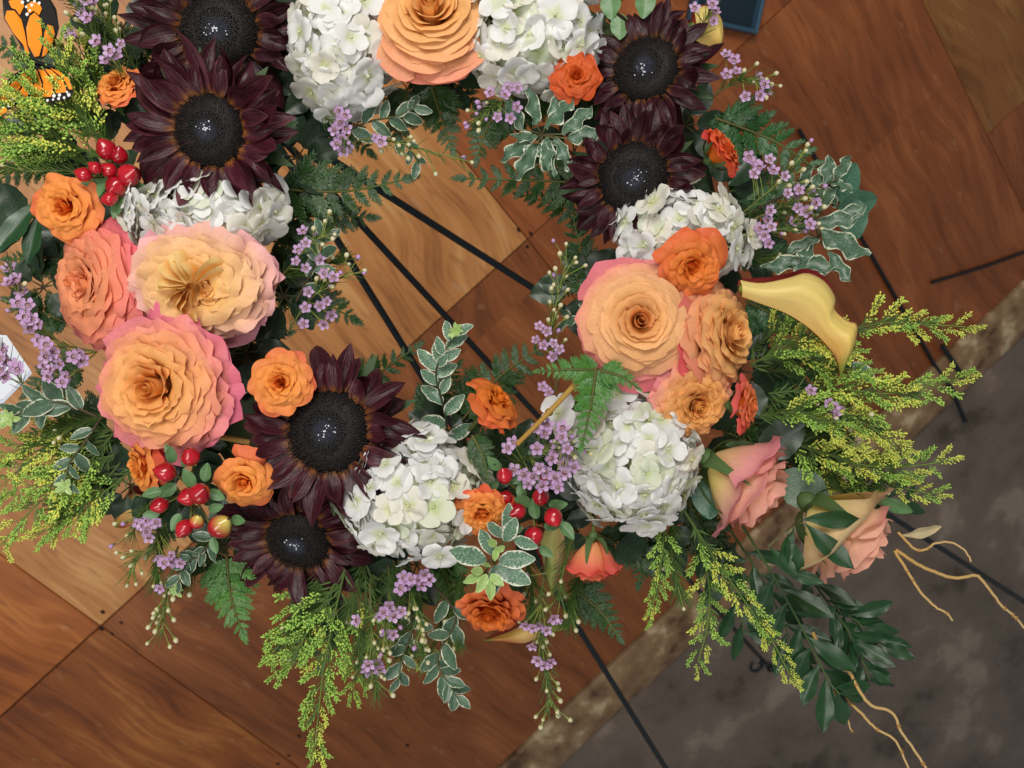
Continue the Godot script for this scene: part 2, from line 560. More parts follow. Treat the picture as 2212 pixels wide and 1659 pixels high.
# an ellipsoid cap of florets: half-axes a (right), b (down), depth c, in layout pixels
func hydrangea(label: String, px: float, py: float, z: float, a: float, b: float, c: float, n: int, size: float, sd: int, tilt := Vector3(0, 0, 1), extra := []) -> void:
	rng.seed = sd * 3571
	var s := z / F
	var o := thing("hydrangea_head", label, "hydrangea", "white hydrangea heads in the wreath", plain_at(px, py, z))
	var m := MB.new()
	m.ball(Vector3(0, 0, -c * s * 0.1), Basis.from_scale(Vector3(a * 0.66, b * 0.66, c * 0.62) * s), 14, 10, rgb(196, 206, 160))
	piece(o, "flower_core", m.commit(), M.floret)
	var tl := Vector3(tilt.x, -tilt.y, tilt.z).normalized()
	m = MB.new()
	var list := []
	for i in n:
		var y := 1.0 - (i + 0.5) / n * 1.25
		var q := sqrt(maxf(0.0, 1.0 - y * y))
		var an := i * 2.39996
		var dir := Vector3(q * cos(an), q * sin(an), y)
		dir = (Basis(Quaternion(Vector3(0, 0, 1), tl)) * dir + Vector3(rr(-0.12, 0.12), rr(-0.12, 0.12), rr(-0.1, 0.1))).normalized()
		var lump := rr(0.8, 1.1) * (1.0 + 0.07 * sin(dir.x * 7.0 + sd) * cos(dir.y * 6.0 + sd))
		list.append([Vector3(dir.x * a, dir.y * b, dir.z * c) * s * lump, dir, size * rr(0.8, 1.14)])
	for i in int(n * 0.55):
		var dir := Vector3(rr(-1, 1), rr(-1, 1), rr(-0.2, 1)).normalized()
		list.append([Vector3(dir.x * a, dir.y * b, dir.z * c) * s * 0.76, dir, size * rr(0.6, 0.8)])
	for e: Vector2 in extra:
		list.append([Vector3(e.x - px, -(e.y - py), c * 0.25) * s, Vector3((e.x - px) * 0.004, -(e.y - py) * 0.004, 1).normalized(), size * 1.0])
	for e in list:
		var dir: Vector3 = (e[1] + Vector3(rr(-0.4, 0.4), rr(-0.4, 0.4), rr(-0.1, 0.3))).normalized()
		var f := piece(o, "floret", florets[rng.randi() % florets.size()], M.floret if rng.randf() < 0.62 else (M.floret_cream if rng.randf() < 0.72 else M.floret_green))
		var q := Basis(Quaternion(Vector3(0, 0, 1), dir)) * Basis(Vector3(0, 0, 1), rr(0, TAU))
		f.transform = Transform3D(q.scaled(Vector3.ONE * e[2] * s), e[0])
		m.tube(PackedVector3Array([e[0] * 0.35, e[0]]), 0.0007, 0.0006, 4, rgb(176, 190, 130))
	piece(o, "flower_stalks", m.commit(), M.green, true)

# ---------------------------------------------------------------- ferns
var pinnae := []
func make_pinnae() -> void:
	for k in 5:
		rng.seed = 900 + k
		var m := MB.new()
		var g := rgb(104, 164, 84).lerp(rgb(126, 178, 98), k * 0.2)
		m.tube(PackedVector3Array([Vector3.ZERO, Vector3(0, 0.5, 0.02), Vector3(0, 0.98, -0.03)]), 0.012, 0.004, 4, rgb(92, 104, 52))
		for i in 10:
			var y := 0.06 + 0.92 * i / 10.0
			for sgn in [-1.0, 1.0]:
				var L: float = (0.40 * pow(1.0 - y, 0.75) + 0.05) * minf(1.0, 0.72 + y) * rr(0.85, 1.15)
				var an: float = deg_to_rad(rr(40, 56) - y * 14.0)
				var dir := Vector3(sgn * sin(an), cos(an), rr(-0.16, 0.16)).normalized()
				var side := dir.cross(Vector3(0, 0, 1)).normalized()
				var at := Vector3(0, y, 0.02 * sin(y * 3.0))
				var w := L * 0.235
				var tone := rr(0.78, 1.2)
				var prev := []
				for q in 7:
					var f := q / 6.0
					var ww := w * pow(1.0 - f, 0.7) * (1.35 if q % 2 == 1 else 0.5) + 0.002
					var p := at + dir * L * f + Vector3(0, 0, -0.10 * L * f * f)
					var c := g * tone * (1.0 if q % 2 else 0.9)
					var now := [m.vert(p + side * ww + dir * ww * 0.4 + Vector3(0, 0, 0.012), c), m.vert(p, c * 0.85), m.vert(p - side * ww + dir * ww * 0.4 + Vector3(0, 0, 0.012), c)]
					if q > 0:
						m.quad(prev[0], now[0], now[1], prev[1])
						m.quad(prev[1], now[1], now[2], prev[2])
					prev = now
		pinnae.append(m.commit())
var fern_mats := []
func fern(label: String, x0: float, y0: float, x1: float, y1: float, z0: float, z1: float, half_px: float, sd: int, tint := 0) -> void:
	rng.seed = sd * 6101 + 3
	var mid := Vector2((x0 + x1) / 2, (y0 + y1) / 2) + Vector2(-(y1 - y0), x1 - x0) * rr(-0.09, 0.09)
	var path := smooth_path(rel([Vector2(x0, y0), mid, Vector2(x1, y1)], z0, z1), 6)
	var o := thing("fern_frond", label, "fern", "leatherleaf fern fronds in the wreath", plain_at(x0, y0, z0))
	var s := (z0 + z1) / 2 / F
	var m := MB.new()
	m.tube(path, 0.0012, 0.0005, 5, rgb(96, 92, 48), rgb(74, 104, 50))
	piece(o, "rachis", m.commit(), M.stem)
	var n := 9
	for i in n:
		var f := 0.08 + 0.86 * i / n
		var at := along(path, f)
		var d := (along(path, f + 0.04) - along(path, f - 0.04)).normalized()
		for sgn in [-1.0, 1.0]:
			var L: float = half_px * s * pow(1.0 - f, 0.72) * rr(0.9, 1.12) * 1.12
			var up := Vector3(rr(-0.3, 0.3), rr(-0.3, 0.3), 1).normalized()
			var yy: Vector3 = (d.rotated(Vector3(0, 0, 1), sgn * deg_to_rad(rr(46, 62))) + Vector3(0, 0, rr(-0.25, 0.15))).normalized()
			var xx := yy.cross(up).normalized()
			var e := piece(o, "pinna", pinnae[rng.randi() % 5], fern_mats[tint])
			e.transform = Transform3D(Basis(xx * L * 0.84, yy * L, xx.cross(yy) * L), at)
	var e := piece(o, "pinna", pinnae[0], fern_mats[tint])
	var at := along(path, 0.9)
	var d := (path[path.size() - 1] - at).normalized()
	var xx := d.cross(Vector3(0, 0, 1)).normalized()
	var L := half_px * s * 0.5
	e.transform = Transform3D(Basis(xx * L, d * L, xx.cross(d) * L), at)

# ---------------------------------------------------------------- leaves and leafy sprigs
var leaves := {}
func make_leaves() -> void:
	# unit leaf along +y, face +z: [name, width, wave, cup, tip power]
	for e in [["pitto", 0.52, 0.02, 0.25, 0.9], ["wavy", 0.40, 0.10, 0.15, 0.9], ["ruscus", 0.34, 0.015, 0.3, 1.25], ["rose_leaf", 0.72, 0.02, 0.18, 0.9], ["oval", 0.6, 0.01, 0.3, 0.85]]:
		leaves[e[0]] = []
		for k in 4:
			rng.seed = 77 + k
			var pts := PackedVector3Array()
			var cols := PackedColorArray()
			var ph := rr(0, 6.0)
			var bend := rr(-0.25, 0.3)
			var side := rr(-0.1, 0.1)
			for j in 13:
				var v := j / 12.0
				var w: float = e[1] * 0.5 * pow(sin(PI * pow(clampf(v * 0.97 + 0.015, 0, 1), e[4])), 0.72 if e[4] < 1.1 else 1.0)
				if e[0] == "rose_leaf" and j % 2 == 1: w *= 1.05
				for i in 9:
					var u := i / 8.0 * 2.0 - 1.0
					var h: float = e[3] * absf(u) * w + e[2] * sin(v * 15.0 + ph + (2.0 if u > 0 else 0.0)) * u * u + bend * v * v * 0.6 - 0.08 * v
					pts.append(Vector3(u * w + side * v * v + e[2] * 0.5 * sin(v * 13.0 + ph) * absf(u), v, h))
					cols.append(Color.WHITE)
			var m := MB.new()
			m.sheet(pts, cols, 9, 13)
			leaves[e[0]].append(m.commit())
func place_leaf(parent: Node3D, called: String, kind: String, material: Material, at: Vector3, ang: float, lift: float, L: float, roll := 0.0) -> MeshInstance3D:
	# ang: direction in the picture plane (0 = right, 90 = up), lift: towards the viewer
	var e := piece(parent, called, leaves[kind][rng.randi() % 4], material)
	var yy := Vector3(cos(deg_to_rad(ang)), sin(deg_to_rad(ang)), tan(deg_to_rad(lift))).normalized()
	var xx := yy.cross(Vector3(0, 0, 1)).normalized()
	var b := Basis(xx, yy, xx.cross(yy)) * Basis(Vector3(0, 1, 0), deg_to_rad(roll))
	e.transform = Transform3D(b.scaled(Vector3.ONE * L), at)
	return e
# pts: layout polyline from base to tip; n leaves along it
func sprig(called: String, label: String, cat: String, group: String, kind: String, material: Material, pts: Array, z0: float, z1: float, n: int, len_px: float, sd: int, K := {}) -> Node3D:
	rng.seed = sd * 4447 + 5
	var o := thing(called, label, cat, group, plain_at(pts[0].x, pts[0].y, z0))
	var path := smooth_path(rel(pts, z0, z1), 6)
	var s := (z0 + z1) / 2 / F
	var m := MB.new()
	var sc: Color = K.get("stem", rgb(74, 58, 44))
	m.tube(path, K.get("thick", 3.2) * s, 1.4 * s, 6, sc, sc.lerp(rgb(96, 120, 70), 0.5))
	piece(o, "stem", m.commit(), M.stem)
	for i in n:
		var f: float = lerpf(K.get("from", 0.12), 0.97, (i + 0.5) / n)
		var at := along(path, f)
		var d := (along(path, f + 0.05) - along(path, f - 0.05)).normalized()
		var base := rad_to_deg(atan2(d.y, d.x))
		var sgn := 1.0 if i % 2 else -1.0
		var L: float = len_px * s * rr(0.78, 1.12) * (1.0 - 0.25 * f)
		place_leaf(o, "leaf", kind, material, at, base + sgn * rr(28, 78) * (1.0 - 0.4 * f), rr(-25, 40), L, rr(-28, 28))
	if K.has("tip"):                                   # a rosette of young leaves
		for i in 7:
			place_leaf(o, "young_leaf", kind, M.pitto_young, path[path.size() - 1], i * 51.0 + rr(-15, 15), rr(15, 55), len_px * s * rr(0.3, 0.45), rr(-20, 20))
	return o

# ---------------------------------------------------------------- goldenrod
var rod_branches := []
func make_rod_branches() -> void:
	for k in 10:
		rng.seed = 1300 + k
		var ripe := k % 2      # 0 green buds, 1 yellow buds
		var m := MB.new()
		var g := rgb(92, 122, 48)
		var main := smooth_path(PackedVector3Array([Vector3.ZERO, Vector3(rr(-0.03, 0.03), 0.4, 0.02), Vector3(rr(0.02, 0.1), 0.75, 0.0), Vector3(rr(0.05, 0.2), 1.0, -0.03)]), 4)
		m.tube(main, 0.014, 0.007, 4, g)
		for i in 18:
			var f := 0.2 + 0.8 * i / 18.0
			var at := along(main, f)
			var sgn := 1.0 if i % 2 else -1.0
			var d := (along(main, f + 0.05) - along(main, f - 0.05)).normalized()
			var sub: Vector3 = (d + Vector3(sgn * rr(0.5, 1.0), 0, rr(-0.6, 0.8))).normalized()
			var L := rr(0.12, 0.26) * (1.15 - 0.55 * f)
			m.tube(PackedVector3Array([at, at + sub * L]), 0.008, 0.006, 3, g)
			for b in 3:
				var bp := at + sub * L * (1.0 - 0.34 * b) + Vector3(rr(-0.028, 0.028), rr(-0.028, 0.028), rr(-0.028, 0.028)) * (0.4 if b == 0 else 1.0)
				var bd := (sub + Vector3(rr(-0.5, 0.5), rr(-0.2, 0.8), rr(-0.4, 0.5))).normalized()
				var bs := bd.cross(Vector3(0.2, 0.1, 0.95)).normalized()
				var w := rr(0.022, 0.033)
				var c := rgb(122, 172, 76).lerp(rgb(176, 206, 94), rng.randf())
				if ripe: c = rgb(178, 206, 92).lerp(rgb(232, 222, 100), rng.randf() * 0.9)
				c = c * rr(0.85, 1.25)
				m.ball(bp, Basis(bs * w, bd * w * 1.4, bs.cross(bd) * w), 6, 4, c, c * 1.15)
		for i in 5:
			var f := rr(0.05, 0.5)
			var at := along(main, f)
			var d := Vector3(rr(-0.8, 0.8), 0.8, rr(-0.2, 0.5)).normalized()
			var w := Vector3(d.y, -d.x, 0).normalized() * 0.014
			var L := rr(0.15, 0.28)
			var a := m.vert(at - w * 0.4, g * 0.7); var b := m.vert(at + d * L * 0.5 - w, g * 0.7)
			var e := m.vert(at + d * L, g * 0.8); var h := m.vert(at + d * L * 0.5 + w + Vector3(0, 0, 0.01), g * 0.9)
			m.tri(a, b, e); m.tri(a, e, h)
		rod_branches.append(m.commit())
func goldenrod(label: String, pts: Array, z0: float, z1: float, n: int, len_px: float, sd: int, ripe := 0, spread := 34.0) -> void:
	rng.seed = sd * 2539 + 11
	var o := thing("goldenrod_spray", label, "goldenrod", "goldenrod sprays round the wreath", plain_at(pts[0].x, pts[0].y, z0))
	var path := smooth_path(rel(pts, z0, z1), 6)
	var s := (z0 + z1) / 2 / F
	var m := MB.new()
	m.tube(path, 2.8 * s, 1.2 * s, 5, rgb(74, 96, 46), rgb(112, 138, 58))
	piece(o, "stem", m.commit(), M.stem)
	for i in n + 1:
		var f := lerpf(0.16, 0.98, float(i) / n)
		var at := along(path, f)
		var d := (along(path, f + 0.05) - along(path, f - 0.05)).normalized()
		var sgn := 1.0 if i % 2 else -1.0
		var last := i == n
		var yy := d.rotated(Vector3(0, 0, 1), sgn * deg_to_rad(0.0 if last else rr(spread * 0.55, spread * 1.35)))
		yy = (yy + Vector3(0, 0, rr(-0.3, 0.5))).normalized()
		var xx := yy.cross(Vector3(rr(-0.3, 0.3), rr(-0.3, 0.3), 1)).normalized()
		if rng.randf() < 0.5: xx = -xx
		var L: float = len_px * s * rr(0.8, 1.15) * (1.15 - 0.55 * f)
		var e := piece(o, "flower_branch", rod_branches[(rng.randi() % 5) * 2 + (1 if rng.randf() < (0.55 if ripe else 0.12) else 0)], M.bud, true)
		e.transform = Transform3D(Basis(xx * L, yy * L, xx.cross(yy) * L), at)
	m = MB.new()
	for i in 44:                                       # narrow stem leaves
		var f := rr(0.0, 0.75)
		var at := along(path, f)
		var d := (along(path, f + 0.05) - along(path, f - 0.05)).normalized()
		var q := (d.rotated(Vector3(0, 0, 1), deg_to_rad(rr(-60, 60))) + Vector3(0, 0, rr(-0.2, 0.5))).normalized()
		var w := q.cross(Vector3(0, 0, 1)).normalized() * 2.2 * s
		var L := len_px * s * rr(0.3, 0.6)
		var g := rgb(78, 106, 48) * rr(0.7, 1.2)
		var a := m.vert(at, g); var b := m.vert(at + q * L * 0.45 - w, g)
		var e := m.vert(at + q * L + Vector3(0, 0, -0.1 * L), g); var h := m.vert(at + q * L * 0.45 + w + Vector3(0, 0, 0.3 * s), g * 1.15)
		m.tri(a, b, e); m.tri(a, e, h)
	piece(o, "narrow_leaves", m.commit(), M.green, true)

# ---------------------------------------------------------------- waxflowers
var wax := []
var wax_bud: ArrayMesh
func make_wax() -> void:
	for k in 5:
		rng.seed = 1700 + k
		var m := MB.new()
		var lil := rgb(212, 176, 222).lerp(rgb(230, 204, 238), rng.randf())
		for s in 5:
			var a0 := TAU * s / 5 + rr(-0.08, 0.08)
			var pts := PackedVector3Array()
			var cols := PackedColorArray()
			for j in 5:
				var v := j / 4.0
				var w := 0.36 * pow(sin(PI * (0.12 + 0.80 * v)), 0.6) * (1.0 if j < 4 else 0.8)
				for i in 5:
					var u := i / 4.0 * 2.0 - 1.0
					var q := 0.38 + 0.62 * (v - 0.12 * u * u * v)
					pts.append(Vector3(cos(a0) * q - sin(a0) * u * w, sin(a0) * q + cos(a0) * u * w, 0.10 + 0.28 * v * v + 0.12 * u * u * v))
					cols.append(lil.lerp(rgb(168, 110, 172), 0.5 * (1.0 - v)))
			m.sheet(pts, cols, 5, 5)
		var cp := PackedVector3Array()
		var cc := PackedColorArray()
		for j in 6:
			var v := j / 5.0
			for i in 13:
				var a := TAU * i / 12.0
				var q: float = 0.46 * [0.0, 0.6, 0.82, 0.95, 1.0, 0.8][j]
				cp.append(Vector3(cos(a) * q, sin(a) * q, [-0.06, -0.08, 0.0, 0.12, 0.22, 0.14][j]))
				cc.append([rgb(200, 120, 120), rgb(132, 40, 66), rgb(120, 30, 60), rgb(186, 120, 170), rgb(226, 196, 226), rgb(190, 140, 190)][j])
		m.sheet(cp, cc, 13, 6)
		for i in 10:
			var a := TAU * i / 10.0
			m.ball(Vector3(cos(a) * 0.36, sin(a) * 0.36, 0.26), Basis.from_scale(Vector3.ONE * 0.055), 5, 3, rgb(240, 214, 220))
		m.ball(Vector3(0, 0, 0.03), Basis.from_scale(Vector3(0.07, 0.07, 0.14)), 5, 3, rgb(210, 150, 130))
		m.tube(PackedVector3Array([Vector3(0, 0, -0.9), Vector3(0, 0, -0.5), Vector3(0, 0, 0.0)]), 0.12, 0.44, 7, rgb(150, 160, 90), rgb(184, 150, 160))
		wax.append(m.commit())
	var m := MB.new()
	m.ball(Vector3(0, 0.5, 0), Basis.from_scale(Vector3(0.46, 0.5, 0.46)), 8, 6, Color(0.75, 0.8, 0.55), Color.WHITE)
	m.tube(PackedVector3Array([Vector3(0, -0.5, 0), Vector3(0, 0.2, 0)]), 0.14, 0.36, 6, rgb(150, 164, 92))
	wax_bud = m.commit()
func waxflower(label: String, pts: Array, z0: float, z1: float, fl: Array, size: float, nbuds: int, sd: int, K := {}) -> void:
	rng.seed = sd * 911 + 19
	var o := thing("waxflower_sprig", label, "waxflower", "lilac waxflower sprigs round the wreath", plain_at(pts[0].x, pts[0].y, z0))
	var path := smooth_path(rel(pts, z0, z1), 6)
	var s := (z0 + z1) / 2 / F
	var org := C(pts[0].x, pts[0].y, z0)
	var m := MB.new()
	m.tube(path, 2.4 * s, 1.2 * s, 5, rgb(104, 92, 56), rgb(132, 144, 74))
	var g2 := rgb(142, 156, 78)
	var heads := []
	for e: Vector2 in fl:
		var zf := lerpf(z0, z1, 0.6) - 0.008 + rr(-0.008, 0.008)
		var at := C(e.x, e.y, zf) - org
		var best := 0
		for i in path.size():
			if path[i].distance_to(at) < path[best].distance_to(at): best = i
		var from := path[maxi(0, best - 3)]
		var dir := (at - from)
		dir = (dir.normalized() * K.get("nod", 0.5) + Vector3(rr(-0.4, 0.4), rr(-0.4, 0.4), K.get("front", 0.9))).normalized()
		m.tube(smooth_path(PackedVector3Array([from, from.lerp(at, 0.6) - Vector3(0, 0, 3 * s), at - dir * size * s * 0.4]), 3), 1.3 * s, 1.0 * s, 4, g2)
		heads.append([at, dir])
	var ends := []
	for i in nbuds:
		var f := rr(0.35, 1.0)
		var from := along(path, f)
		var d := (along(path, f + 0.05) - along(path, f - 0.05)).normalized()
		var q := (d.rotated(Vector3(0, 0, 1), deg_to_rad(rr(-55, 55))) + Vector3(0, 0, rr(-0.2, 0.5))).normalized()
		var at := from + q * s * rr(22, 52)
		m.tube(PackedVector3Array([from, at]), 1.1 * s, 0.8 * s, 4, g2)
		ends.append([at, q])
	piece(o, "stem", m.commit(), M.stem)
	for h in heads:
		var e := piece(o, "flower", wax[rng.randi() % 5], M.petal)
		var b := Basis(Quaternion(Vector3(0, 0, 1), h[1])) * Basis(Vector3(0, 0, 1), rr(0, TAU))
		e.transform = Transform3D(b.scaled(Vector3.ONE * size * s * 0.5 * rr(0.88, 1.12)), h[0])
	for h in ends:
		var e := piece(o, "flower_bud", wax_bud, M.wax_bud_lilac if rng.randf() < K.get("lilac", 0.35) else M.wax_bud_cream)
		var b := Basis(Quaternion(Vector3(0, 1, 0), h[1]))
		e.transform = Transform3D(b.scaled(Vector3.ONE * s * rr(9, 13)), h[0])
	m = MB.new()
	for i in int(K.get("needles", 46)):
		var f := rr(0.02, 0.98)
		var at := along(path, f)
		var d := (along(path, f + 0.05) - along(path, f - 0.05)).normalized()
		var q := (d.rotated(Vector3(0, 0, 1), deg_to_rad(rr(-50, 50))) + Vector3(0, 0, rr(-0.3, 0.5))).normalized()
		var L := s * rr(26, 50)
		m.tube(PackedVector3Array([at, at + q * L * 0.5 + Vector3(0, 0, 1.5 * s), at + q * L]), 1.2 * s, 0.5 * s, 3, rgb(88, 118, 58) * rr(0.65, 1.25))
	piece(o, "needle_leaves", m.commit(), M.green, true)

# ---------------------------------------------------------------- hypericum berries
func hypericum(label: String, base: Vector3, berries: Array, lv: Array, sd: int) -> void:
	rng.seed = sd * 613 + 2
	var o := thing("hypericum_sprig", label, "berries", "red hypericum berry sprigs in the wreath", plain_at(base.x, base.y, base.z))
	var org := C(base.x, base.y, base.z)
	var s := base.z / F
	var m := MB.new()
	for e in berries:                    # px, py, radius px, heading (0 right, 90 up), lean to viewer
		var at := C(e[0], e[1], base.z - 0.02 + rr(-0.004, 0.006)) - org
		var h := deg_to_rad(e[3])
		var d := Vector3(cos(h), sin(h), e[4]).normalized()
		var sd1 := d.cross(Vector3(0.13, 0.2, 0.97)).normalized()
		var r: float = e[2] * s * rr(0.88, 1.06)
		var b := MB.new()
		var pts := PackedVector3Array()
		var cols := PackedColorArray()
		var pale: bool = e.size() > 5
		for j in 11:
			var v := j / 10.0
			for i in 17:
				var a := TAU * i / 16.0
				var q := r * pow(sin(PI * clampf(v * 0.965 + 0.02, 0, 1)), 0.62) * (1.0 - 0.22 * smoothstep(0.5, 1.0, v)) * (1.0 + 0.035 * cos(3.0 * a))
				pts.append(d * r * 1.18 * (v * 2.0 - 1.0) + (sd1 * cos(a) + d.cross(sd1) * sin(a)) * q)
				var c := rgb(150, 12, 28).lerp(rgb(190, 30, 44), 0.5 + 0.5 * sin(a + e[0]))
				if pale: c = c.lerp(rgb(214, 196, 96), smoothstep(0.5, 1.0, v))
				cols.append(c)
		b.sheet(pts, cols, 17, 11)
		b.ball(d * r * 1.2, Basis.from_scale(Vector3.ONE * r * 0.09), 6, 4, rgb(70, 20, 20))
		var node := piece(o, "berry", b.commit(), M.berry)
		node.position = at
		var bot := at - d * r * 1.1
		m.tube(smooth_path(PackedVector3Array([Vector3(rr(-4, 4), rr(-4, 4), -6) * s, Vector3.ZERO.lerp(bot, 0.6) - Vector3(0, 0, 10 * s), bot]), 4), 2.6 * s, 2.2 * s, 6, rgb(116, 92, 56), rgb(112, 130, 66))
		for k in 5:
			var sp := place_leaf(o, "sepal", "oval", M.leaf_green, bot, k * 72.0 + rr(-20, 20), rr(10, 40), r * 0.8)
			var bs := Basis(Quaternion(Vector3(0, 0, 1), d)) * Basis(Vector3(0, 0, 1), k * TAU / 5) * Basis(Vector3(1, 0, 0), 0.5)
			sp.transform = Transform3D(bs.scaled(Vector3.ONE * r * 0.85), bot)
	piece(o, "stem", m.commit(), M.stem)
	for e in lv:                         # px, py, length px, heading
		place_leaf(o, "leaf", "oval", M.leaf_green, C(e[0], e[1], base.z - 0.012) - org, e[3], rr(0, 30), e[2] * s, rr(-25, 25))

# ---------------------------------------------------------------- calla lilies
# top and bottom outlines in layout pixels, joined by a bulging sheet
func calla(label: String, top: Array, bot: Array, z: float, bulge: float, sd: int, K := {}) -> void:
	rng.seed = sd
	var o := thing("calla_lily", label, "calla lily", "yellow calla lilies in the wreath", plain_at(top[0].x, top[0].y, z))
	var org := C(top[0].x, top[0].y, z)
	var tp := smooth_path(rel(top, z, z), 8)
	var bp := smooth_path(rel(bot, z, z), 8)
	var sh := C(bot[0].x, bot[0].y, z) - org
	var n := 40
	var yel: Color = K.get("yel", rgb(250, 220, 122))
	var org_c: Color = K.get("org", rgb(240, 182, 96))
	var red := rgb(142, 40, 50)
	var s := z / F
	for layer in 2:
		var pts := PackedVector3Array()
		var cols := PackedColorArray()
		for j in n:
			var v := j / (n - 1.0)
			var a := along(tp, v)
			var b := along(bp, v) + sh
			var wide := a.distance_to(b)
			for i in 15:
				var u := i / 14.0
				var p := a.lerp(b, u)
				var bl := sin(PI * u)
				if layer == 0:
					p.z += bl * wide * bulge * (1.0 + 0.12 * sin(v * 9.0 + u * 2.0)) + 0.06 * wide * smoothstep(0.12, 0.0, u) * sin(v * 12.0) + 0.03 * wide * sin(v * 9.0) * (1.0 - u) - 0.002
					var c := yel.lerp(org_c, smoothstep(0.4, 1.0, u) * 0.7 + 0.25 * smoothstep(0.6, 0.9, v))
					c = c.lerp(red, smoothstep(0.09, 0.0, u) * 0.95 + smoothstep(0.06, 0.0, 1.0 - u) * smoothstep(0.6, 0.8, v) * 0.7)
					c = c.lerp(rgb(116, 136, 46), smoothstep(0.74, 0.97, v))
					c = c * (0.94 + 0.06 * sin(u * 60.0 + v * 6.0))
					c = c.lerp(rgb(244, 228, 150), smoothstep(0.7, 0.1, v) * 0.45)
					cols.append(c)
				else:
					p += (a - b).normalized() * (4.0 + 11.0 * (1.0 - smoothstep(0.3, 0.55, v))) * s * (1.0 - u) * smoothstep(1.0, 0.75, v) * smoothstep(-0.02, 0.1, v)
					p.z -= bl * wide * 0.35 + 0.004 + 0.2 * wide * (1.0 - u)
					cols.append(rgb(138, 44, 52).lerp(rgb(200, 120, 60), u))
				pts.append(p)
		var m := MB.new()
		m.sheet(pts, cols, 15, n)
		piece(o, "spathe_front" if layer == 0 else "spathe_back", m.commit(), M.calla)
	var e := PackedVector3Array([Vector3(0, 0, 0) + sh * 0.5, sh * 0.5 + Vector3(K.get("sx", -60.0), K.get("sy", 0.0), -40.0) * s])
	var m := MB.new()
	m.tube(e, 9 * s, 10 * s, 9, rgb(150, 160, 70))
	piece(o, "stem", m.commit(), M.green)

# hand-placed leaves: [px, py, length px, heading, lift, roll]
func leaf_cluster(called: String, label: String, cat: String, group: String, kind: String, material: Material, base: Vector3, lv: Array, sd: int) -> void:
	rng.seed = sd * 337
	var o := thing(called, label, cat, group, plain_at(base.x, base.y, base.z))
	var org := C(base.x, base.y, base.z)
	var s := base.z / F
	var m := MB.new()
	for e in lv:
		var at := C(e[0], e[1], base.z - 0.004) - org
		m.tube(smooth_path(PackedVector3Array([Vector3(0, 0, -8 * s), at * 0.6 - Vector3(0, 0, 3 * s), at]), 3), 2.2 * s, 1.4 * s, 5, rgb(84, 66, 52), rgb(110, 120, 72))
		place_leaf(o, "leaf", kind, material, at, e[3], e[4] if e.size() > 4 else rr(0, 30), e[2] * s, e[5] if e.size() > 5 else rr(-25, 25))
	piece(o, "stem", m.commit(), M.stem)

# ---------------------------------------------------------------- floor
func wood_image(sd: int, dark: Color, mid: Color, light: Color) -> ImageTexture:
	var n := FastNoiseLite.new()
	n.seed = sd; n.frequency = 1.0; n.fractal_octaves = 3
	var f := FastNoiseLite.new()
	f.seed = sd + 9; f.frequency = 1.0; f.fractal_octaves = 2
	var W := 640
	var im := Image.create(W, W, false, Image.FORMAT_RGB8)
	for y in W:
		for x in W:
			var u := float(x) / W
			var v := float(y) / W
			var wx := n.get_noise_2d(u * 2.0 + 7.0, v * 1.2) * 0.08
			var a := f.get_noise_2d((u + wx) * 24.0, v * 2.4)
			var fine := f.get_noise_2d((u + wx) * 150.0, v * 7.0 + 60.0)
			var blot := n.get_noise_2d(u * 4.0 + 90.0, v * 3.0)
			var fleck := f.get_noise_2d(u * 70.0 + 30.0, v * 12.0)
			var k := clampf(0.5 + a * 0.42 + fine * 0.26 + blot * 0.5, 0.0, 1.0)
			var c := dark.lerp(mid, smoothstep(0.0, 0.5, k)).lerp(light, smoothstep(0.5, 1.0, k))
			c = c.lerp(dark.darkened(0.25), 0.28 * smoothstep(0.3, 0.7, fleck))
			c = c.lerp(Color(0.78, 0.7, 0.64), 0.25 * smoothstep(0.52, 0.7, n.get_noise_2d(u * 30.0, v * 12.0 + 70.0)))
			im.set_pixel(x, y, c)
	return ImageTexture.create_from_image(im)
func mottle_image(sd: int, cols: Array, fx: float, fy: float) -> ImageTexture:
	seed(sd)
	var n := FastNoiseLite.new()
	n.seed = sd; n.frequency = 1.0; n.fractal_octaves = 7
	n.fractal_gain = 0.58
	var W := 768
	var im := Image.create(W, W, false, Image.FORMAT_RGB8)
	for y in W:
		for x in W:
			var u := float(x) / W
			var v := float(y) / W
			# blended over the seam so that the picture repeats without an edge
			var a := 0.0
			var wx := smoothstep(0.8, 1.0, u)
			var wy := smoothstep(0.8, 1.0, v)
			a = lerpf(lerpf(n.get_noise_2d(u * fx, v * fy), n.get_noise_2d((u - 1.0) * fx, v * fy), wx), lerpf(n.get_noise_2d(u * fx, (v - 1.0) * fy), n.get_noise_2d((u - 1.0) * fx, (v - 1.0) * fy), wx), wy)
			var k := clampf(0.5 + a * 1.15, 0.0, 0.999) * (cols.size() - 1)
			var grit := 1.0 + 0.10 * (randf() - 0.5) + (0.10 if randf() < 0.01 else 0.0) - (0.16 if randf() < 0.012 else 0.0)
			var cc := (cols[int(k)] as Color).lerp(cols[int(k) + 1], k - int(k))
			im.set_pixel(x, y, Color(cc.r * grit, cc.g * grit, cc.b * grit))
	return ImageTexture.create_from_image(im)
func floor_mat(called: String, tex: Texture2D, rough: float, per_m: float, off: Vector3, bump := 0.05) -> StandardMaterial3D:
	var m := mat(called, rough, 0.45, 0.0, tex, bump)
	m.uv1_scale = Vector3(per_m, per_m, 1)
	m.uv1_offset = off
	return m
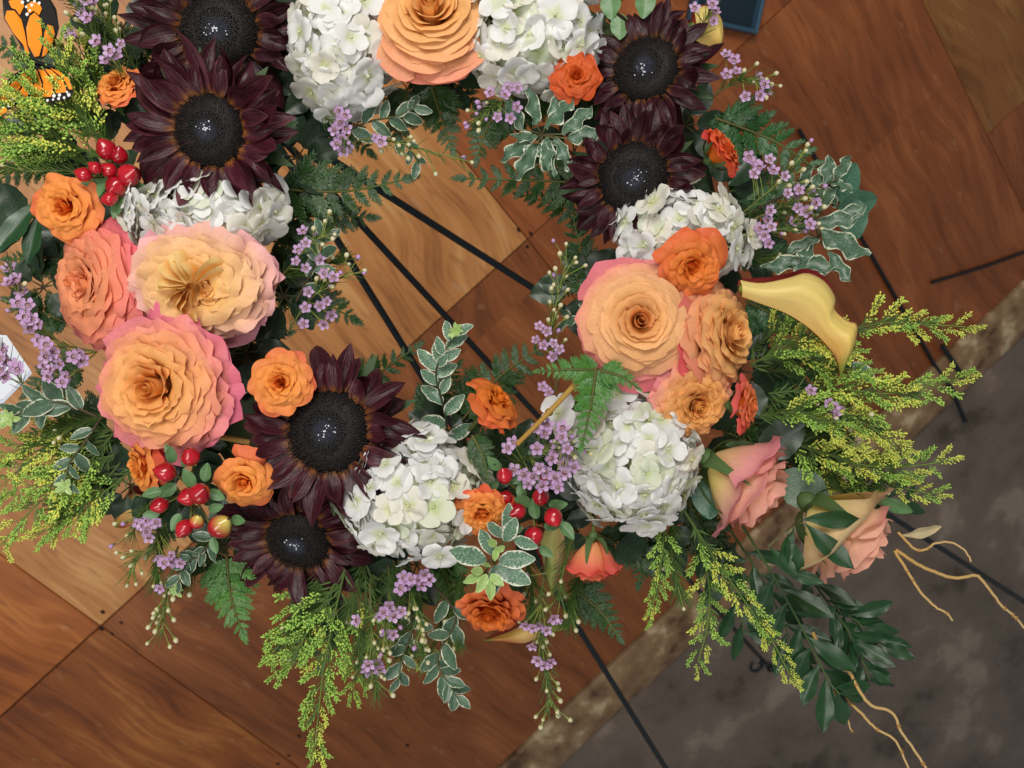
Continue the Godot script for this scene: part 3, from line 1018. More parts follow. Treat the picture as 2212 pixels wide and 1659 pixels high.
func build_setting() -> void:
	var top := 0.022
	# bare concrete, one sheet to well past the frame
	var con := floor_mat("concrete", mottle_image(3, [Color8(84, 72, 60), Color8(114, 101, 89), Color8(124, 110, 98), Color8(132, 117, 104), Color8(158, 143, 128)], 5.0, 5.0), 0.5, 0.5, Vector3(0.3, 0.1, 0), 0.1)
	var m := MB.new()
	m.flat([Vector3(-7, 0, -6), Vector3(8, 0, -6), Vector3(8, 0, 9), Vector3(-7, 0, 9)], Color.WHITE)
	var g := piece(self, "ground", m.commit(), con)
	tag(g, "bare grey-brown concrete floor beyond the wooden threshold", "", "", "structure")
	var zt := 1.663
	var fl := Node3D.new()
	fl.name = "floor"
	add_child(fl)
	tag(fl, "floor of large square stained plywood panels", "", "", "structure")
	m = MB.new()
	m.box(Vector3(-5, 0.004, -5), Vector3(6, top - 0.006, zt - 0.002), 0.001, rgb(66, 40, 24))
	piece(fl, "subfloor", m.commit(), M.stem)
	var gold := wood_image(11, Color8(164, 104, 54), Color8(202, 136, 76), Color8(226, 168, 104))
	var redw := wood_image(23, Color8(122, 68, 33), Color8(148, 86, 44), Color8(174, 108, 62))
	var brown := wood_image(37, Color8(118, 62, 24), Color8(152, 86, 36), Color8(184, 118, 58))
	var k := 0
	# x0, x1, z0, z1, picture, offset, tint
	for e in [
		[-0.931, 0.285, -0.56, 0.6535, gold, Vector3(0.75, 0.1, 0), Color(1, 1, 1)],
		[-0.931, 0.285, 0.6565, zt - 0.003, redw, Vector3(0.1, 0.4, 0), Color(1.0, 0.98, 0.93)],
		[-2.15, -0.933, -0.56, 0.653, brown, Vector3(0.3, 0.2, 0), Color(1.16, 1.14, 1.08)],
		[-2.15, -0.933, 0.6565, zt - 0.003, brown, Vector3(0.65, 0.55, 0), Color(1.0, 0.98, 0.96)],
		[0.287, 1.3265, -0.56, 0.6542, redw, Vector3(0.5, 0.8, 0), Color(1.1, 1.05, 1.0)],
		[0.2865, 1.327, 0.6558, zt - 0.003, redw, Vector3(0.8, 0.15, 0), Color(1.0, 0.95, 0.9)],
		[1.3285, 2.5, -0.56, 1.25, gold, Vector3(0.2, 0.6, 0), Color(0.74, 0.72, 0.64)],
		[1.3283, 2.5, 1.2515, zt - 0.003, redw, Vector3(0.45, 0.3, 0), Color(0.95, 0.9, 0.85)],
		[-2.15, -0.933, -1.78, -0.564, redw, Vector3(0.2, 0.2, 0), Color.WHITE],
		[-0.931, 0.285, -1.78, -0.564, gold, Vector3(0.5, 0.5, 0), Color(0.95, 0.9, 0.85)],
		[0.287, 1.3265, -1.78, -0.564, brown, Vector3(0.7, 0.7, 0), Color.WHITE],
		[1.3285, 2.5, -1.78, -0.564, redw, Vector3(0.1, 0.9, 0), Color.WHITE]]:
		k += 1
		var fm := floor_mat("panel_%d" % k, e[4], 0.42, 0.8, e[5], 0.03)
		fm.albedo_color = (e[6] as Color)
		fm.clearcoat_enabled = true
		fm.clearcoat = 0.35
		fm.clearcoat_roughness = 0.3
		m = MB.new()
		m.box(Vector3(e[0], top - 0.0055, e[2]), Vector3(e[1], top, e[3]), 0.0012, Color.WHITE)
		piece(fl, "floor_panel", m.commit(), fm)
	# nail heads at the corners of the panels
	for e in [[222, 1322], [262, 1345], [219, 1358], [242, 1369], [1120, 497], [1147, 505], [1139, 533], [646, 1590], [624, 1632], [600, 1650], [905, 1430], [880, 1610]]:
		var at := on_floor(e[0], e[1], top)
		m = MB.new()
		rng.seed = int(e[0])
		m.ball(at, Basis.from_scale(Vector3(rr(0.0025, 0.0045), 0.0008, rr(0.004, 0.007))), 10, 4, rgb(44, 26, 20))
		piece(fl, "nail_head", m.commit(), M.stem)
	# rounded threshold strip between wood and concrete
	var tm := floor_mat("threshold", mottle_image(8, [Color8(96, 70, 48), Color8(136, 106, 76), Color8(152, 121, 88), Color8(168, 138, 102), Color8(212, 190, 152)], 9.0, 9.0), 0.5, 0.9, Vector3(0.1, 0, 0), 0.06)
	var prof := [Vector2(0.0, 0.004), Vector2(0.0, 0.028), Vector2(0.006, 0.033), Vector2(0.03, 0.037), Vector2(0.075, 0.038), Vector2(0.11, 0.034), Vector2(0.135, 0.025), Vector2(0.15, 0.012), Vector2(0.153, 0.003)]
	m = MB.new()
	var pts := PackedVector3Array()
	var cols := PackedColorArray()
	for j in prof.size():
		for i in 23:
			pts.append(Vector3(-5.0 + i * 0.5, prof[j].y, zt + prof[j].x))
			cols.append(Color.WHITE)
	m.sheet(pts, cols, 23, prof.size())
	for i in m.t.size():
		m.t[i] = Vector2(m.v[i].x, m.v[i].z)
	var th := piece(self, "threshold_strip", m.commit(), tm)
	tag(th, "worn brown threshold strip between the wood floor and the concrete", "", "", "structure")

func rod_to(parent: Node3D, called: String, a: Vector3, b: Vector3, r0: float, r1: float) -> void:
	var m := MB.new()
	m.tube(PackedVector3Array([a, a.lerp(b, 0.33), a.lerp(b, 0.66), b]), r0, r1, 12, rgb(20, 30, 34))
	m.ball(a, Basis.from_scale(Vector3.ONE * r0 * 1.02), 10, 6, rgb(20, 30, 34))
	piece(parent, called, m.commit(), M.metal)
func easel() -> void:
	var top := P(557, 243, 0.86)
	var o := thing("wire_easel", "dark green metal tripod easel whose legs pass behind the wreath", "easel", "", Transform3D(Basis(), top))
	for e in [[3000, 1802], [1662, 1441], [1790, 2225]]:
		var ft := on_floor(e[0], e[1], 0.006)
		if ft.z < 1.6: ft.y = 0.03
		rod_to(o, "leg", Vector3.ZERO, ft - top, 0.0037, 0.007 if e[0] != 1662 else 0.0055)
		var m := MB.new()
		m.ball(ft - top + Vector3(0, 0.006, 0), Basis.from_scale(Vector3(0.011, 0.012, 0.011)), 10, 6, rgb(14, 18, 20))
		piece(o, "rubber_foot", m.commit(), M.metal)
	# chain that keeps the rear leg from sliding, with its hook
	var f0 := on_floor(1640, 1432, 0.05) - top
	var f1 := on_floor(1932, 1481, 0.012) - top
	var m := MB.new()
	m.tube(smooth_path(PackedVector3Array([f0, f0.lerp(f1, 0.4) + Vector3(0, -0.02, 0), f1]), 8), 0.0032, 0.0028, 6, rgb(28, 40, 52))
	piece(o, "chain", m.commit(), M.metal)
	m = MB.new()
	var hook := PackedVector3Array()
	for i in 12:
		var a := i / 11.0 * 4.6
		hook.append(f0 + Vector3(cos(a) * 0.018 - 0.01, 0.0, sin(a) * 0.018))
	m.tube(hook, 0.005, 0.004, 6, rgb(22, 30, 38))
	piece(o, "hook", m.commit(), M.metal)
	m = MB.new()
	var a := P(640, 560, 0.80) - top
	m.tube(smooth_path(PackedVector3Array([Vector3.ZERO, a * 0.5, a, P(650, 640, 0.72) - top]), 4), 0.004, 0.004, 8, rgb(20, 30, 34))
	piece(o, "wreath_hook", m.commit(), M.metal)

func wreath_form() -> void:
	var o := thing("wreath_form", "dark mossy ring form under all the flowers of the wreath", "wreath form", "", plain_at(930, 545, 0.69))
	var s := 0.69 / F
	var n := FastNoiseLite.new()
	n.seed = 4; n.frequency = 1.0
	var pts := PackedVector3Array()
	var cols := PackedColorArray()
	for j in 121:
		var a := TAU * (j % 120) / 120.0
		for i in 25:
			var b := TAU * (i % 24) / 24.0
			var dir := Vector3(cos(a) * cos(b), sin(a) * cos(b), sin(b))
			var k := n.get_noise_3d(cos(a) * 9.0 + dir.x * 4.0, sin(a) * 9.0 + dir.y * 4.0, dir.z * 4.0)
			var r := (86.0 + 22.0 * k) * s
			pts.append(Vector3(cos(a) * 545.0, sin(a) * 525.0, 0) * s + dir * r)
			cols.append(rgb(34, 48, 26).lerp(rgb(52, 66, 34), 0.5 + k))
	var m := MB.new()
	m.sheet(pts, cols, 25, 121)
	piece(o, "moss_ring", m.commit(), M.stem)

func twig(label: String, pts: Array, z0: float, z1: float, r: float, sd: int) -> void:
	rng.seed = sd
	var o := thing("willow_twig", label, "twig", "curly willow twigs at the lower right", plain_at(pts[0].x, pts[0].y, z0))
	var p := smooth_path(rel(pts, z0, z1), 6)
	var s := z0 / F
	for i in p.size(): p[i] += Vector3(rr(-1, 1), rr(-1, 1), rr(-1, 1)) * 0.8 * s
	var m := MB.new()
	m.tube(p, r * s, r * 0.6 * s, 7, rgb(196, 158, 92), rgb(206, 176, 124))
	piece(o, "stem", m.commit(), M.twig)
	m = MB.new()
	for i in 3:
		m.ball(along(p, rr(0.1, 0.95)), Basis.from_scale(Vector3(1.1, 1.3, 1.1) * r * s), 6, 5, rgb(170, 128, 76))
	piece(o, "twig_knots", m.commit(), M.twig, true)

func outline_mesh(poly: Array, z: float, org: Vector3, thick: float, col: Color, cut := 0.0) -> ArrayMesh:
	var pk := PackedVector2Array()
	for q: Vector2 in poly: pk.append(q)
	var tr := Geometry2D.triangulate_polygon(pk)
	var m := MB.new()
	for side in 2:
		var st := m.v.size()
		for q in pk: m.vert(C(q.x, q.y, z + (thick if side else 0.0)) - org + Vector3(0, 0, cut), col)
		for i in range(0, tr.size(), 3):
			if side == 0: m.tri(st + tr[i], st + tr[i + 1], st + tr[i + 2])
			else: m.tri(st + tr[i], st + tr[i + 2], st + tr[i + 1])
	var n := pk.size()
	for i in n:
		m.quad(i, (i + 1) % n, n + (i + 1) % n, n + i)
	return m.commit()
func V(a: Array) -> Array:
	var out := []
	for i in range(0, a.size(), 2): out.append(Vector2(a[i], a[i + 1]))
	return out
func butterfly() -> void:
	var z := 0.607
	var o := thing("butterfly_ornament", "orange and black butterfly ornament perched at the upper left of the wreath", "butterfly", "", plain_at(75, 135, z))
	var org := C(75, 135, z)
	var black := rgb(24, 22, 24)
	var ora := rgb(255, 150, 30)
	var wings := [["upper_wing", V([70, 130, 40, 92, 8, 40, 4, -14, 46, -30, 96, -24, 122, 20, 128, 60, 118, 96, 92, 128])],
		["lower_wing", V([66, 140, 92, 138, 128, 158, 160, 196, 150, 214, 108, 222, 60, 216, 20, 236, -22, 262, -30, 236, -4, 196, 26, 162])]]
	for w in wings:
		piece(o, w[0], outline_mesh(w[1], z, org, 0.0008, black), M.wing)
	for q in [V([76, 124, 62, 98, 58, 62, 66, 36, 76, 28, 88, 40, 92, 70, 92, 100, 86, 122]), V([58, 120, 52, 98, 30, 72, 12, 40, 16, 24, 32, 24, 48, 44, 55, 72, 60, 100, 66, 118]), V([92, 124, 96, 100, 97, 72, 104, 54, 116, 58, 120, 76, 114, 98, 100, 120]), V([62, 28, 58, 12, 70, 4, 86, 8, 92, 20, 86, 34, 74, 24, 66, 30]), V([26, 18, 20, 4, 34, -4, 50, 2, 54, 14, 44, 34, 36, 22]),
			V([64, 148, 46, 164, 20, 188, 2, 212, 0, 222, 18, 218, 38, 200, 56, 174, 66, 158]), V([70, 152, 58, 178, 40, 204, 40, 216, 60, 212, 72, 182]), V([76, 152, 76, 182, 66, 212, 88, 214, 92, 184, 82, 154]), V([84, 150, 95, 178, 94, 210, 112, 210, 118, 184, 98, 154]), V([98, 150, 120, 178, 122, 202, 146, 200, 138, 176, 112, 152]), V([110, 148, 140, 172, 150, 194, 158, 194, 150, 172, 128, 154]), V([2, 236, -12, 246, -6, 254, 16, 242, 16, 234])]:
		piece(o, "orange_cell", outline_mesh(q, z, org, 0.0006, ora, 0.0009), M.wing)
	rng.seed = 8
	var m := MB.new()
	for e in [[62, 2], [70, 12], [58, 16], [66, 24], [76, 4], [60, 32], [50, 6], [86, 8], [150, 206], [140, 212], [128, 214], [116, 216], [130, 206], [118, 208], [104, 218], [30, 224], [20, 230], [8, 232], [28, 216], [-2, 232], [12, 224], [146, 200], [94, 216]]:
		m.ball(C(e[0], e[1], z) - org + Vector3(0, 0, 0.0008), Basis.from_scale(Vector3(1, 1, 0.4) * 0.0011 * rr(0.7, 1.2)), 7, 5, rgb(236, 236, 236))
	piece(o, "white_spots", m.commit(), M.paper, true)
	m = MB.new()
	m.tube(smooth_path(PackedVector3Array([C(40, 122, z) - org, C(75, 134, z) - org, C(118, 146, z) - org]), 5), 0.0022, 0.0013, 8, black)
	piece(o, "body", m.commit(), M.wing)

func small_background() -> void:
	# a black wire rod and a cord on the floor, a teal tray, a sheet of paper
	var a := on_floor(1726, 280, 0.03)
	var b := on_floor(2093, 913, 0.03)
	var o := thing("metal_rod", "thin black metal rod lying on the wood floor and across the threshold at the right", "rod", "", Transform3D(Basis(), a))
	var m := MB.new()
	m.tube(PackedVector3Array([Vector3(0, 0, 0), Vector3(b.x - a.x, 0.0, 1.66 - a.z), Vector3(b.x - a.x, 0.012, 1.75 - a.z), Vector3(b.x - a.x, -0.014, b.z - a.z)]), 0.0045, 0.006, 8, rgb(20, 26, 32))
	piece(o, "shaft", m.commit(), M.metal)
	m = MB.new()
	m.tube(PackedVector3Array([Vector3(0.03, 0.01, 1.62 - a.z), Vector3(0.034, 0.016, 1.74 - a.z)]), 0.006, 0.006, 8, rgb(20, 30, 38))
	piece(o, "clip", m.commit(), M.metal)
	a = on_floor(2012, 610, 0.026)
	b = on_floor(2230, 538, 0.026)
	o = thing("cord", "short dark cord lying on the wood floor near the right edge", "cord", "", Transform3D(Basis(), a))
	m = MB.new()
	m.tube(smooth_path(PackedVector3Array([Vector3.ZERO, (b - a) * 0.5 + Vector3(0.004, 0, 0.006), b - a]), 6), 0.0045, 0.0045, 8, rgb(34, 30, 32))
	piece(o, "strand", m.commit(), M.metal)
	a = on_floor(1584, -12, 0.024)
	o = thing("tray", "dark teal plastic tray on the floor at the top, behind the dark sunflower", "tray", "", Transform3D(Basis(Vector3.UP, 0.72), a))
	m = MB.new()
	m.box(Vector3(-0.07, 0, -0.10), Vector3(0.07, 0.012, 0.06), 0.004, rgb(24, 44, 56))
	piece(o, "base", m.commit(), M.metal)
	for e in [[Vector3(-0.07, 0.012, 0.052), Vector3(0.07, 0.034, 0.06)], [Vector3(-0.07, 0.012, -0.10), Vector3(0.07, 0.034, -0.092)], [Vector3(-0.07, 0.012, -0.0915), Vector3(-0.062, 0.034, 0.0515)], [Vector3(0.062, 0.012, -0.0915), Vector3(0.07, 0.034, 0.0515)]]:
		m = MB.new()
		m.box(e[0], e[1], 0.003, rgb(56, 96, 118))
		piece(o, "rim", m.commit(), M.metal)
	o = thing("paper_sheet", "white sheet of paper at the left edge behind the waxflowers", "paper", "", plain_at(-60, 790, 0.80))
	var org := C(-60, 790, 0.80)
	piece(o, "sheet", outline_mesh(V([-90, 720, 14, 724, 66, 800, 8, 862, -90, 880]), 0.80, org, 0.0006, rgb(226, 232, 240)), M.paper)
	piece(o, "folded_edge", outline_mesh(V([66, 801, 70, 806, 6, 872, -90, 892, -90, 881, 8, 863]), 0.80, org, 0.0006, rgb(198, 212, 230)), M.paper)
	piece(o, "holder_stick", outline_mesh(V([-90, 900, -84, 900, -84, 1100, -90, 1100]), 0.80, org, 0.002, rgb(120, 90, 60)), M.stem)

func _ready() -> void:
	# ------------------------------------------------ camera, room light, exposure
	var up := Vector3(0.304, -0.298, 0.904).normalized()
	var xa := Vector3(0.739, 0.673, -0.026)
	xa = (xa - up * xa.dot(up)).normalized()
	var za := xa.cross(up)
	cam_t = Transform3D(Basis(xa, up, za).transposed(), Vector3(0, CAM_H, 0))
	var cam := Camera3D.new()
	cam.name = "camera"
	add_child(cam)
	cam.transform = cam_t
	cam.fov = rad_to_deg(2.0 * atan(829.5 / F))
	cam.near = 0.05
	cam.far = 60.0
	cam.current = true
	# the small blur of a phone lens: sharp at the flowers, a little soft on the floor
	var eye := CameraAttributesPhysical.new()
	eye.frustum_focal_length = 12.0 / (829.5 / F)
	eye.frustum_focus_distance = 0.615
	eye.frustum_near = 0.05
	eye.frustum_far = 60.0
	eye.exposure_aperture = 13.0
	cam.attributes = eye
	var we := WorldEnvironment.new()
	we.name = "world_environment"
	var env := Environment.new()
	env.background_mode = Environment.BG_COLOR
	env.background_color = Color(0.18, 0.18, 0.185).linear_to_srgb()
	env.tonemap_mode = Environment.TONE_MAPPER_LINEAR
	env.tonemap_exposure = 1.0
	env.sdfgi_enabled = true
	env.ssao_enabled = true
	env.ssil_enabled = true
	we.environment = env
	add_child(we)
	for e in [["ceiling_light", Vector3(0.75, 2.62, -1.25), Vector2(1.3, 0.8), 4.6], ["ceiling_light_near", Vector3(-0.7, 2.7, -0.5), Vector2(1.2, 0.6), 1.35], ["ceiling_light_left", Vector3(-1.5, 2.7, 0.8), Vector2(1.2, 0.6), 0.8]]:
		var l := AreaLight3D.new()
		l.name = e[0]
		l.area_size = e[2]
		l.light_energy = e[3]
		l.light_color = Color(1.0, 0.98, 0.95)
		l.shadow_enabled = true
		l.area_range = 8.0
		l.transform = Transform3D(Basis(Vector3.RIGHT, -PI / 2), e[1])
		add_child(l)
	build_materials()
	M.leaf_green = mat("leaf_green", 0.4, 0.5, 0.2, leaf_texture(55, Color8(78, 122, 66), Color8(98, 140, 78), 0.06, 0.0))
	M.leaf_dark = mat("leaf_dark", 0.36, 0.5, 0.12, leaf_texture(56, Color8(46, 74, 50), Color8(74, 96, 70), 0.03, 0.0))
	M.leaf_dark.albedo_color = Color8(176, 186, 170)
	M.leaf_grey = mat("leaf_grey", 0.45, 0.5, 0.15, leaf_texture(57, Color8(84, 110, 86), Color8(110, 132, 106), 0.03, 0.0))
	M.leaf_blue = mat("leaf_blue", 0.4, 0.5, 0.15, leaf_texture(58, Color8(52, 100, 74), Color8(74, 124, 96), 0.03, 0.0))
	M.leaf_dry = mat("leaf_dry", 0.6, 0.4, 0.2, leaf_texture(59, Color8(206, 188, 140), Color8(190, 168, 120), 0.05, 0.0))
	M.gloss_leaf.albedo_color = Color8(42, 84, 46)
	mat("wax_bud_lilac", 0.45, 0.45, 0.1).albedo_color = Color8(196, 156, 214)
	mat("wax_bud_cream", 0.45, 0.45, 0.1).albedo_color = Color8(222, 214, 180)
	for c in [Color8(255, 255, 255), Color8(196, 220, 226), Color8(255, 255, 190)]:
		var fm := mat("fern_%d" % fern_mats.size(), 0.42, 0.5, 0.2)
		fm.albedo_color = c
		fern_mats.append(fm)
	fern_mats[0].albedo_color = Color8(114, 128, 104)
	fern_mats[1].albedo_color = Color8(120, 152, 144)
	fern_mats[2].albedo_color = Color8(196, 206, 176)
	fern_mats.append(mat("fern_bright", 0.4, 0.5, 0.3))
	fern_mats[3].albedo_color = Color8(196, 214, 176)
	for e in [["floret_cream", Color8(252, 248, 236)], ["floret_green", Color8(236, 242, 218)]]:
		mat(e[0], 0.5, 0.4, 0.36, M.floret.albedo_texture, 0.015).albedo_color = e[1]
	make_florets()
	make_pinnae()
	make_leaves()
	make_rod_branches()
	make_wax()
	# ------------------------------------------------ large structure
	build_setting()
	easel()
	wreath_form()
	place_flowers()
	place_greens()
	place_small()
	butterfly()
	small_background()

func place_flowers() -> void:
	var peach := {"n": 44, "deep": 0.40, "dome": 0.50, "ruf": 0.045, "curl": 0.09, "frill": 0.008, "deepc": rgb(255, 190, 106), "inner": rgb(255, 198, 122), "outer": rgb(255, 188, 132), "rim": rgb(255, 164, 138), "guard": rgb(250, 126, 110)}
	var gg := "large peach garden roses in the wreath"
	var k := peach.duplicate()
	k.merge({"dome": 0.58, "n": 36, "ruf": 0.02, "guard_from": 0.86}, true)
	rose("garden_rose", "large peach rose between the two white hydrangeas at the top", "rose", gg, 932, 44, 0.606, 134, Vector3(0.02, -0.28, 1), 20, 1, k)
	k = peach.duplicate()
	k.merge({"n": 50, "sy": 0.80, "dome": 0.42, "dip": 0.26, "ruf": 0.06, "hearts": [Vector2(0.16, -0.12), Vector2(-0.16, -0.06)], "folds": 12, "fold_from": 30.0, "fold_span": 0.72, "frill": 0.034, "deepc": rgb(255, 202, 116), "inner": rgb(255, 204, 126), "outer": rgb(255, 204, 158), "rim": rgb(252, 186, 196), "guard": rgb(246, 168, 186), "wide_in": 1.3, "guard_from": 0.9}, true)
	rose("garden_rose", "largest pale peach rose with pink ruffled edges, below the white hydrangea at left", "rose", gg, 425, 614, 0.600, 160, Vector3(0.0, 0.22, 1), 0, 2, k)
	k = peach.duplicate()
	k.merge({"n": 46, "dome": 0.42, "dip": 0.16, "ruf": 0.04, "hearts": [Vector2(-0.1, 0.16), Vector2(0.1, -0.1)], "frill": 0.03, "deepc": rgb(255, 164, 96), "inner": rgb(255, 168, 116), "outer": rgb(255, 154, 126), "rim": rgb(255, 138, 146), "guard": rgb(246, 112, 132)}, true)
	rose("garden_rose", "coral pink rose turned to the left edge beside the largest pale peach rose", "rose", gg, 190, 616, 0.622, 134, Vector3(-0.66, 0.1, 1), 40, 3, k)
	k = peach.duplicate()
	k.merge({"n": 50, "dome": 0.46, "ruf": 0.06, "frill": 0.036, "inner": rgb(255, 190, 108), "outer": rgb(255, 166, 128), "rim": rgb(250, 146, 164), "guard": rgb(236, 120, 148), "guard_from": 0.8}, true)
	rose("garden_rose", "big peach rose with a deep pink ruffled rim, lowest of the left trio", "rose", gg, 344, 836, 0.592, 152, Vector3(-0.14, 0.08, 1), 70, 4, k)
	k = peach.duplicate()
	k.merge({"n": 42, "dome": 0.44, "ruf": 0.025, "rim_from": 0.55, "frill": 0.02, "inner": rgb(255, 198, 128), "outer": rgb(255, 192, 138), "rim": rgb(250, 150, 148), "guard": rgb(238, 124, 140), "guard_from": 0.8}, true)
	rose("garden_rose", "round peach rose facing the camera, left of the yellow calla lily", "rose", gg, 1380, 694, 0.586, 131, Vector3(0.0, 0.0, 1), 12, 5, k)
	k = peach.duplicate()
	k.merge({"n": 44, "dome": 0.42, "ruf": 0.05, "frill": 0.02, "inner": rgb(255, 196, 118), "rim": rgb(255, 168, 134), "guard": rgb(232, 92, 104), "guard_from": 0.8}, true)
	rose("garden_rose", "peach rose seen from the side with a red back, right of the round peach rose", "rose", gg, 1562, 722, 0.602, 118, Vector3(1.05, -0.1, 1), 33, 6, k)
	k = peach.duplicate()
	k.merge({"n": 64, "dome": 0.40, "dip": 0.05, "ruf": 0.07, "frill": 0.03, "inner": rgb(250, 182, 96), "outer": rgb(255, 192, 124), "rim": rgb(250, 164, 160), "guard": rgb(240, 148, 160), "deepc": rgb(216, 136, 64)}, true)
	rose("garden_rose", "small frilly ochre rose with a pink edge, above the right white hydrangea", "rose", gg, 1502, 872, 0.598, 92, Vector3(0.4, 0.4, 1), 51, 7, k)
	var half := {"n": 15, "nu": 13, "deep": 0.85, "dome": 0.35, "open": 0.5, "ruf": 0.06, "frill": 0.008, "curl": 0.2, "roll": 0.10, "point": 0.6, "deepc": rgb(255, 236, 130), "inner": rgb(255, 192, 168), "outer": rgb(255, 192, 178), "rim": rgb(248, 112, 150), "guard": rgb(255, 164, 176), "wide_in": 1.3, "wide_out": 1.15, "guard_from": 0.75, "calyx": true}
	k = half.duplicate()
	rose("half_open_rose", "half open pink and yellow rose on its side, right of the white hydrangea", "rose", "half open pink roses at the lower right", 1630, 1056, 0.606, 112, Vector3(0.84, 0.55, 0.28), 10, 8, k)
	k = half.duplicate()
	k.merge({"deepc": rgb(255, 236, 130), "guard": rgb(255, 228, 168), "outer": rgb(255, 208, 180), "inner": rgb(255, 196, 168), "rim": rgb(250, 118, 152), "frill": 0.0, "point": 1.0}, true)
	rose("half_open_rose", "half open pale yellow and pink rose at the far lower right beside the twigs", "rose", "half open pink roses at the lower right", 1842, 1172, 0.600, 116, Vector3(0.7, 0.68, 0.3), 60, 9, k)
	# orange spray roses
	var spray := {"spread": 0.72, "n": 24, "nu": 17, "deep": 0.6, "dome": 0.34, "ruf": 0.06, "frill": 0.006, "roll": 0.10, "point": 0.5, "curl": 0.16, "deepc": rgb(255, 136, 36), "inner": rgb(255, 166, 78), "outer": rgb(255, 160, 84), "rim": rgb(255, 142, 88), "guard": rgb(246, 122, 80), "calyx": true, "wide_out": 0.85}
	var og := "orange spray roses in the wreath"
	var red := {"inner": rgb(255, 138, 76), "outer": rgb(255, 120, 72), "rim": rgb(250, 110, 76), "guard": rgb(240, 84, 84)}
	# label, px, py, z, r, normal, spin, seed, extra
	for e in [
		["orange spray rose beside the red berries at the left, above the coral rose", 138, 448, 0.612, 74, Vector3(-0.1, 0.25, 1), 0, 21, {}],
		["small orange spray rose half hidden under the upper left sunflower", 250, 178, 0.632, 50, Vector3(-0.2, -0.5, 1), 40, 22, {}],
		["deep orange spray rose beside the right end of the top white hydrangea", 1246, 162, 0.606, 55, Vector3(0, 0, 1), 15, 23, {"inner": rgb(224, 104, 48), "outer": rgb(222, 96, 44), "rim": rgb(220, 90, 44)}],
		["red orange spray rose on its side, right of the two right-hand sunflowers", 1566, 320, 0.606, 56, Vector3(1.0, -0.7, 0.45), 0, 24, red],
		["orange spray rose between the round peach rose and the right white hydrangea", 1497, 577, 0.580, 68, Vector3(0.1, 0.5, 1), 80, 25, {"inner": rgb(244, 140, 60), "outer": rgb(244, 136, 70), "rim": rgb(238, 110, 66)}],
		["orange spray rose in front of the edge of the lower left sunflower", 605, 826, 0.575, 66, Vector3(0.1, 0.05, 1), 120, 26, {}],
		["orange spray rose on its side with a green stem, above the lowest centre hydrangea", 1074, 866, 0.600, 66, Vector3(0.85, -0.75, 0.62), 0, 27, {"inner": rgb(244, 140, 50), "outer": rgb(242, 130, 70), "rim": rgb(238, 116, 60), "guard": rgb(232, 104, 74), "stem": Vector3(1004, 960, 0.66), "n": 22}],
		["orange and red spray rose turned left, behind the berries at the lower left", 300, 1008, 0.612, 66, Vector3(-0.9, 0.25, 0.8), 20, 28, {"guard": rgb(220, 70, 60), "guard_from": 0.7}],
		["orange spray rose right of the berries, at the edge of the two lower left sunflowers", 527, 1042, 0.592, 60, Vector3(0.05, 0.35, 1), 200, 29, {}],
		["orange spray rose between the lowest centre hydrangea and the right berries", 1043, 1112, 0.588, 58, Vector3(0.05, 0.6, 1), 60, 30, {"guard": rgb(226, 76, 56), "guard_from": 0.7, "n": 32}],
		["coral spray rose on its side below the frilly ochre rose", 1622, 878, 0.600, 58, Vector3(1.0, 0.05, 0.5), 30, 31, {"inner": rgb(255, 150, 90), "outer": rgb(255, 132, 96), "rim": rgb(255, 140, 100), "guard": rgb(250, 110, 108), "guard_from": 0.65}],
		["upside down coral spray rose with green sepals, hanging below the right berries", 1281, 1226, 0.606, 54, Vector3(0.0, 1.0, -0.05), 25, 32, {"deep": 1.0, "roll": 0.0, "point": 0.3, "n": 22, "inner": rgb(240, 124, 84), "outer": rgb(238, 112, 92), "rim": rgb(232, 88, 80), "guard": rgb(236, 104, 92), "deepc": rgb(250, 170, 110), "stem": Vector3(1284, 1100, 0.63), "open": 0.35}],
		["lowest orange spray rose, hanging under the variegated leaves", 1058, 1326, 0.606, 66, Vector3(-0.1, 0.75, 0.9), 10, 33, {"inner": rgb(234, 124, 50), "outer": rgb(228, 112, 60)}]]:
		k = spray.duplicate()
		rng.seed = int(e[7]) * 17
		k.merge({"n": rng.randi_range(18, 30), "dome": rr(0.24, 0.42), "open": rr(0.72, 0.95), "dip": rr(0.0, 0.14), "ruf": rr(0.035, 0.08), "roll": rr(0.05, 0.16), "point": rr(0.2, 0.9), "curl": rr(0.1, 0.22), "wide_out": rr(0.75, 1.05)}, true)
		k.merge(e[8], true)
		rose("orange_rose", e[0], "rose", og, e[1], e[2], e[3], e[4], e[5], e[6], e[7], k)
	# sunflowers
	sunflower("dark sunflower at the upper left, in front of another sunflower", 450, 282, 0.596, 212, 84, Vector3(-0.05, 0.22, 1), 1, {"rise": 0.1})
	sunflower("dark sunflower at the top left, partly covered by the one in front", 472, 66, 0.634, 205, 92, Vector3(0.1, 0.15, 1), 2, {"dull": 0.7})
	sunflower("darkest sunflower at the top right, beside the deep orange spray rose", 1394, 146, 0.610, 165, 78, Vector3(-0.35, -0.1, 1), 3, {"dull": 0.62})
	sunflower("dark sunflower at the right, above the right white hydrangea", 1368, 386, 0.606, 160, 84, Vector3(-0.15, 0.2, 1), 4, {"dull": 0.72, "rise": 0.15})
	sunflower("dark sunflower with a wide disc at the lower left of the hole", 706, 932, 0.590, 214, 98, Vector3(-0.12, -0.02, 1), 5, {"dull": 0.92})
	sunflower("lowest dark sunflower, facing down under the wide one", 642, 1172, 0.634, 188, 78, Vector3(-0.12, 0.5, 1), 6, {"dull": 0.9})
	# hydrangeas
	hydrangea("white hydrangea at the top, left of the peach rose", 742, 92, 0.628, 108, 142, 90, 74, 43, 1)
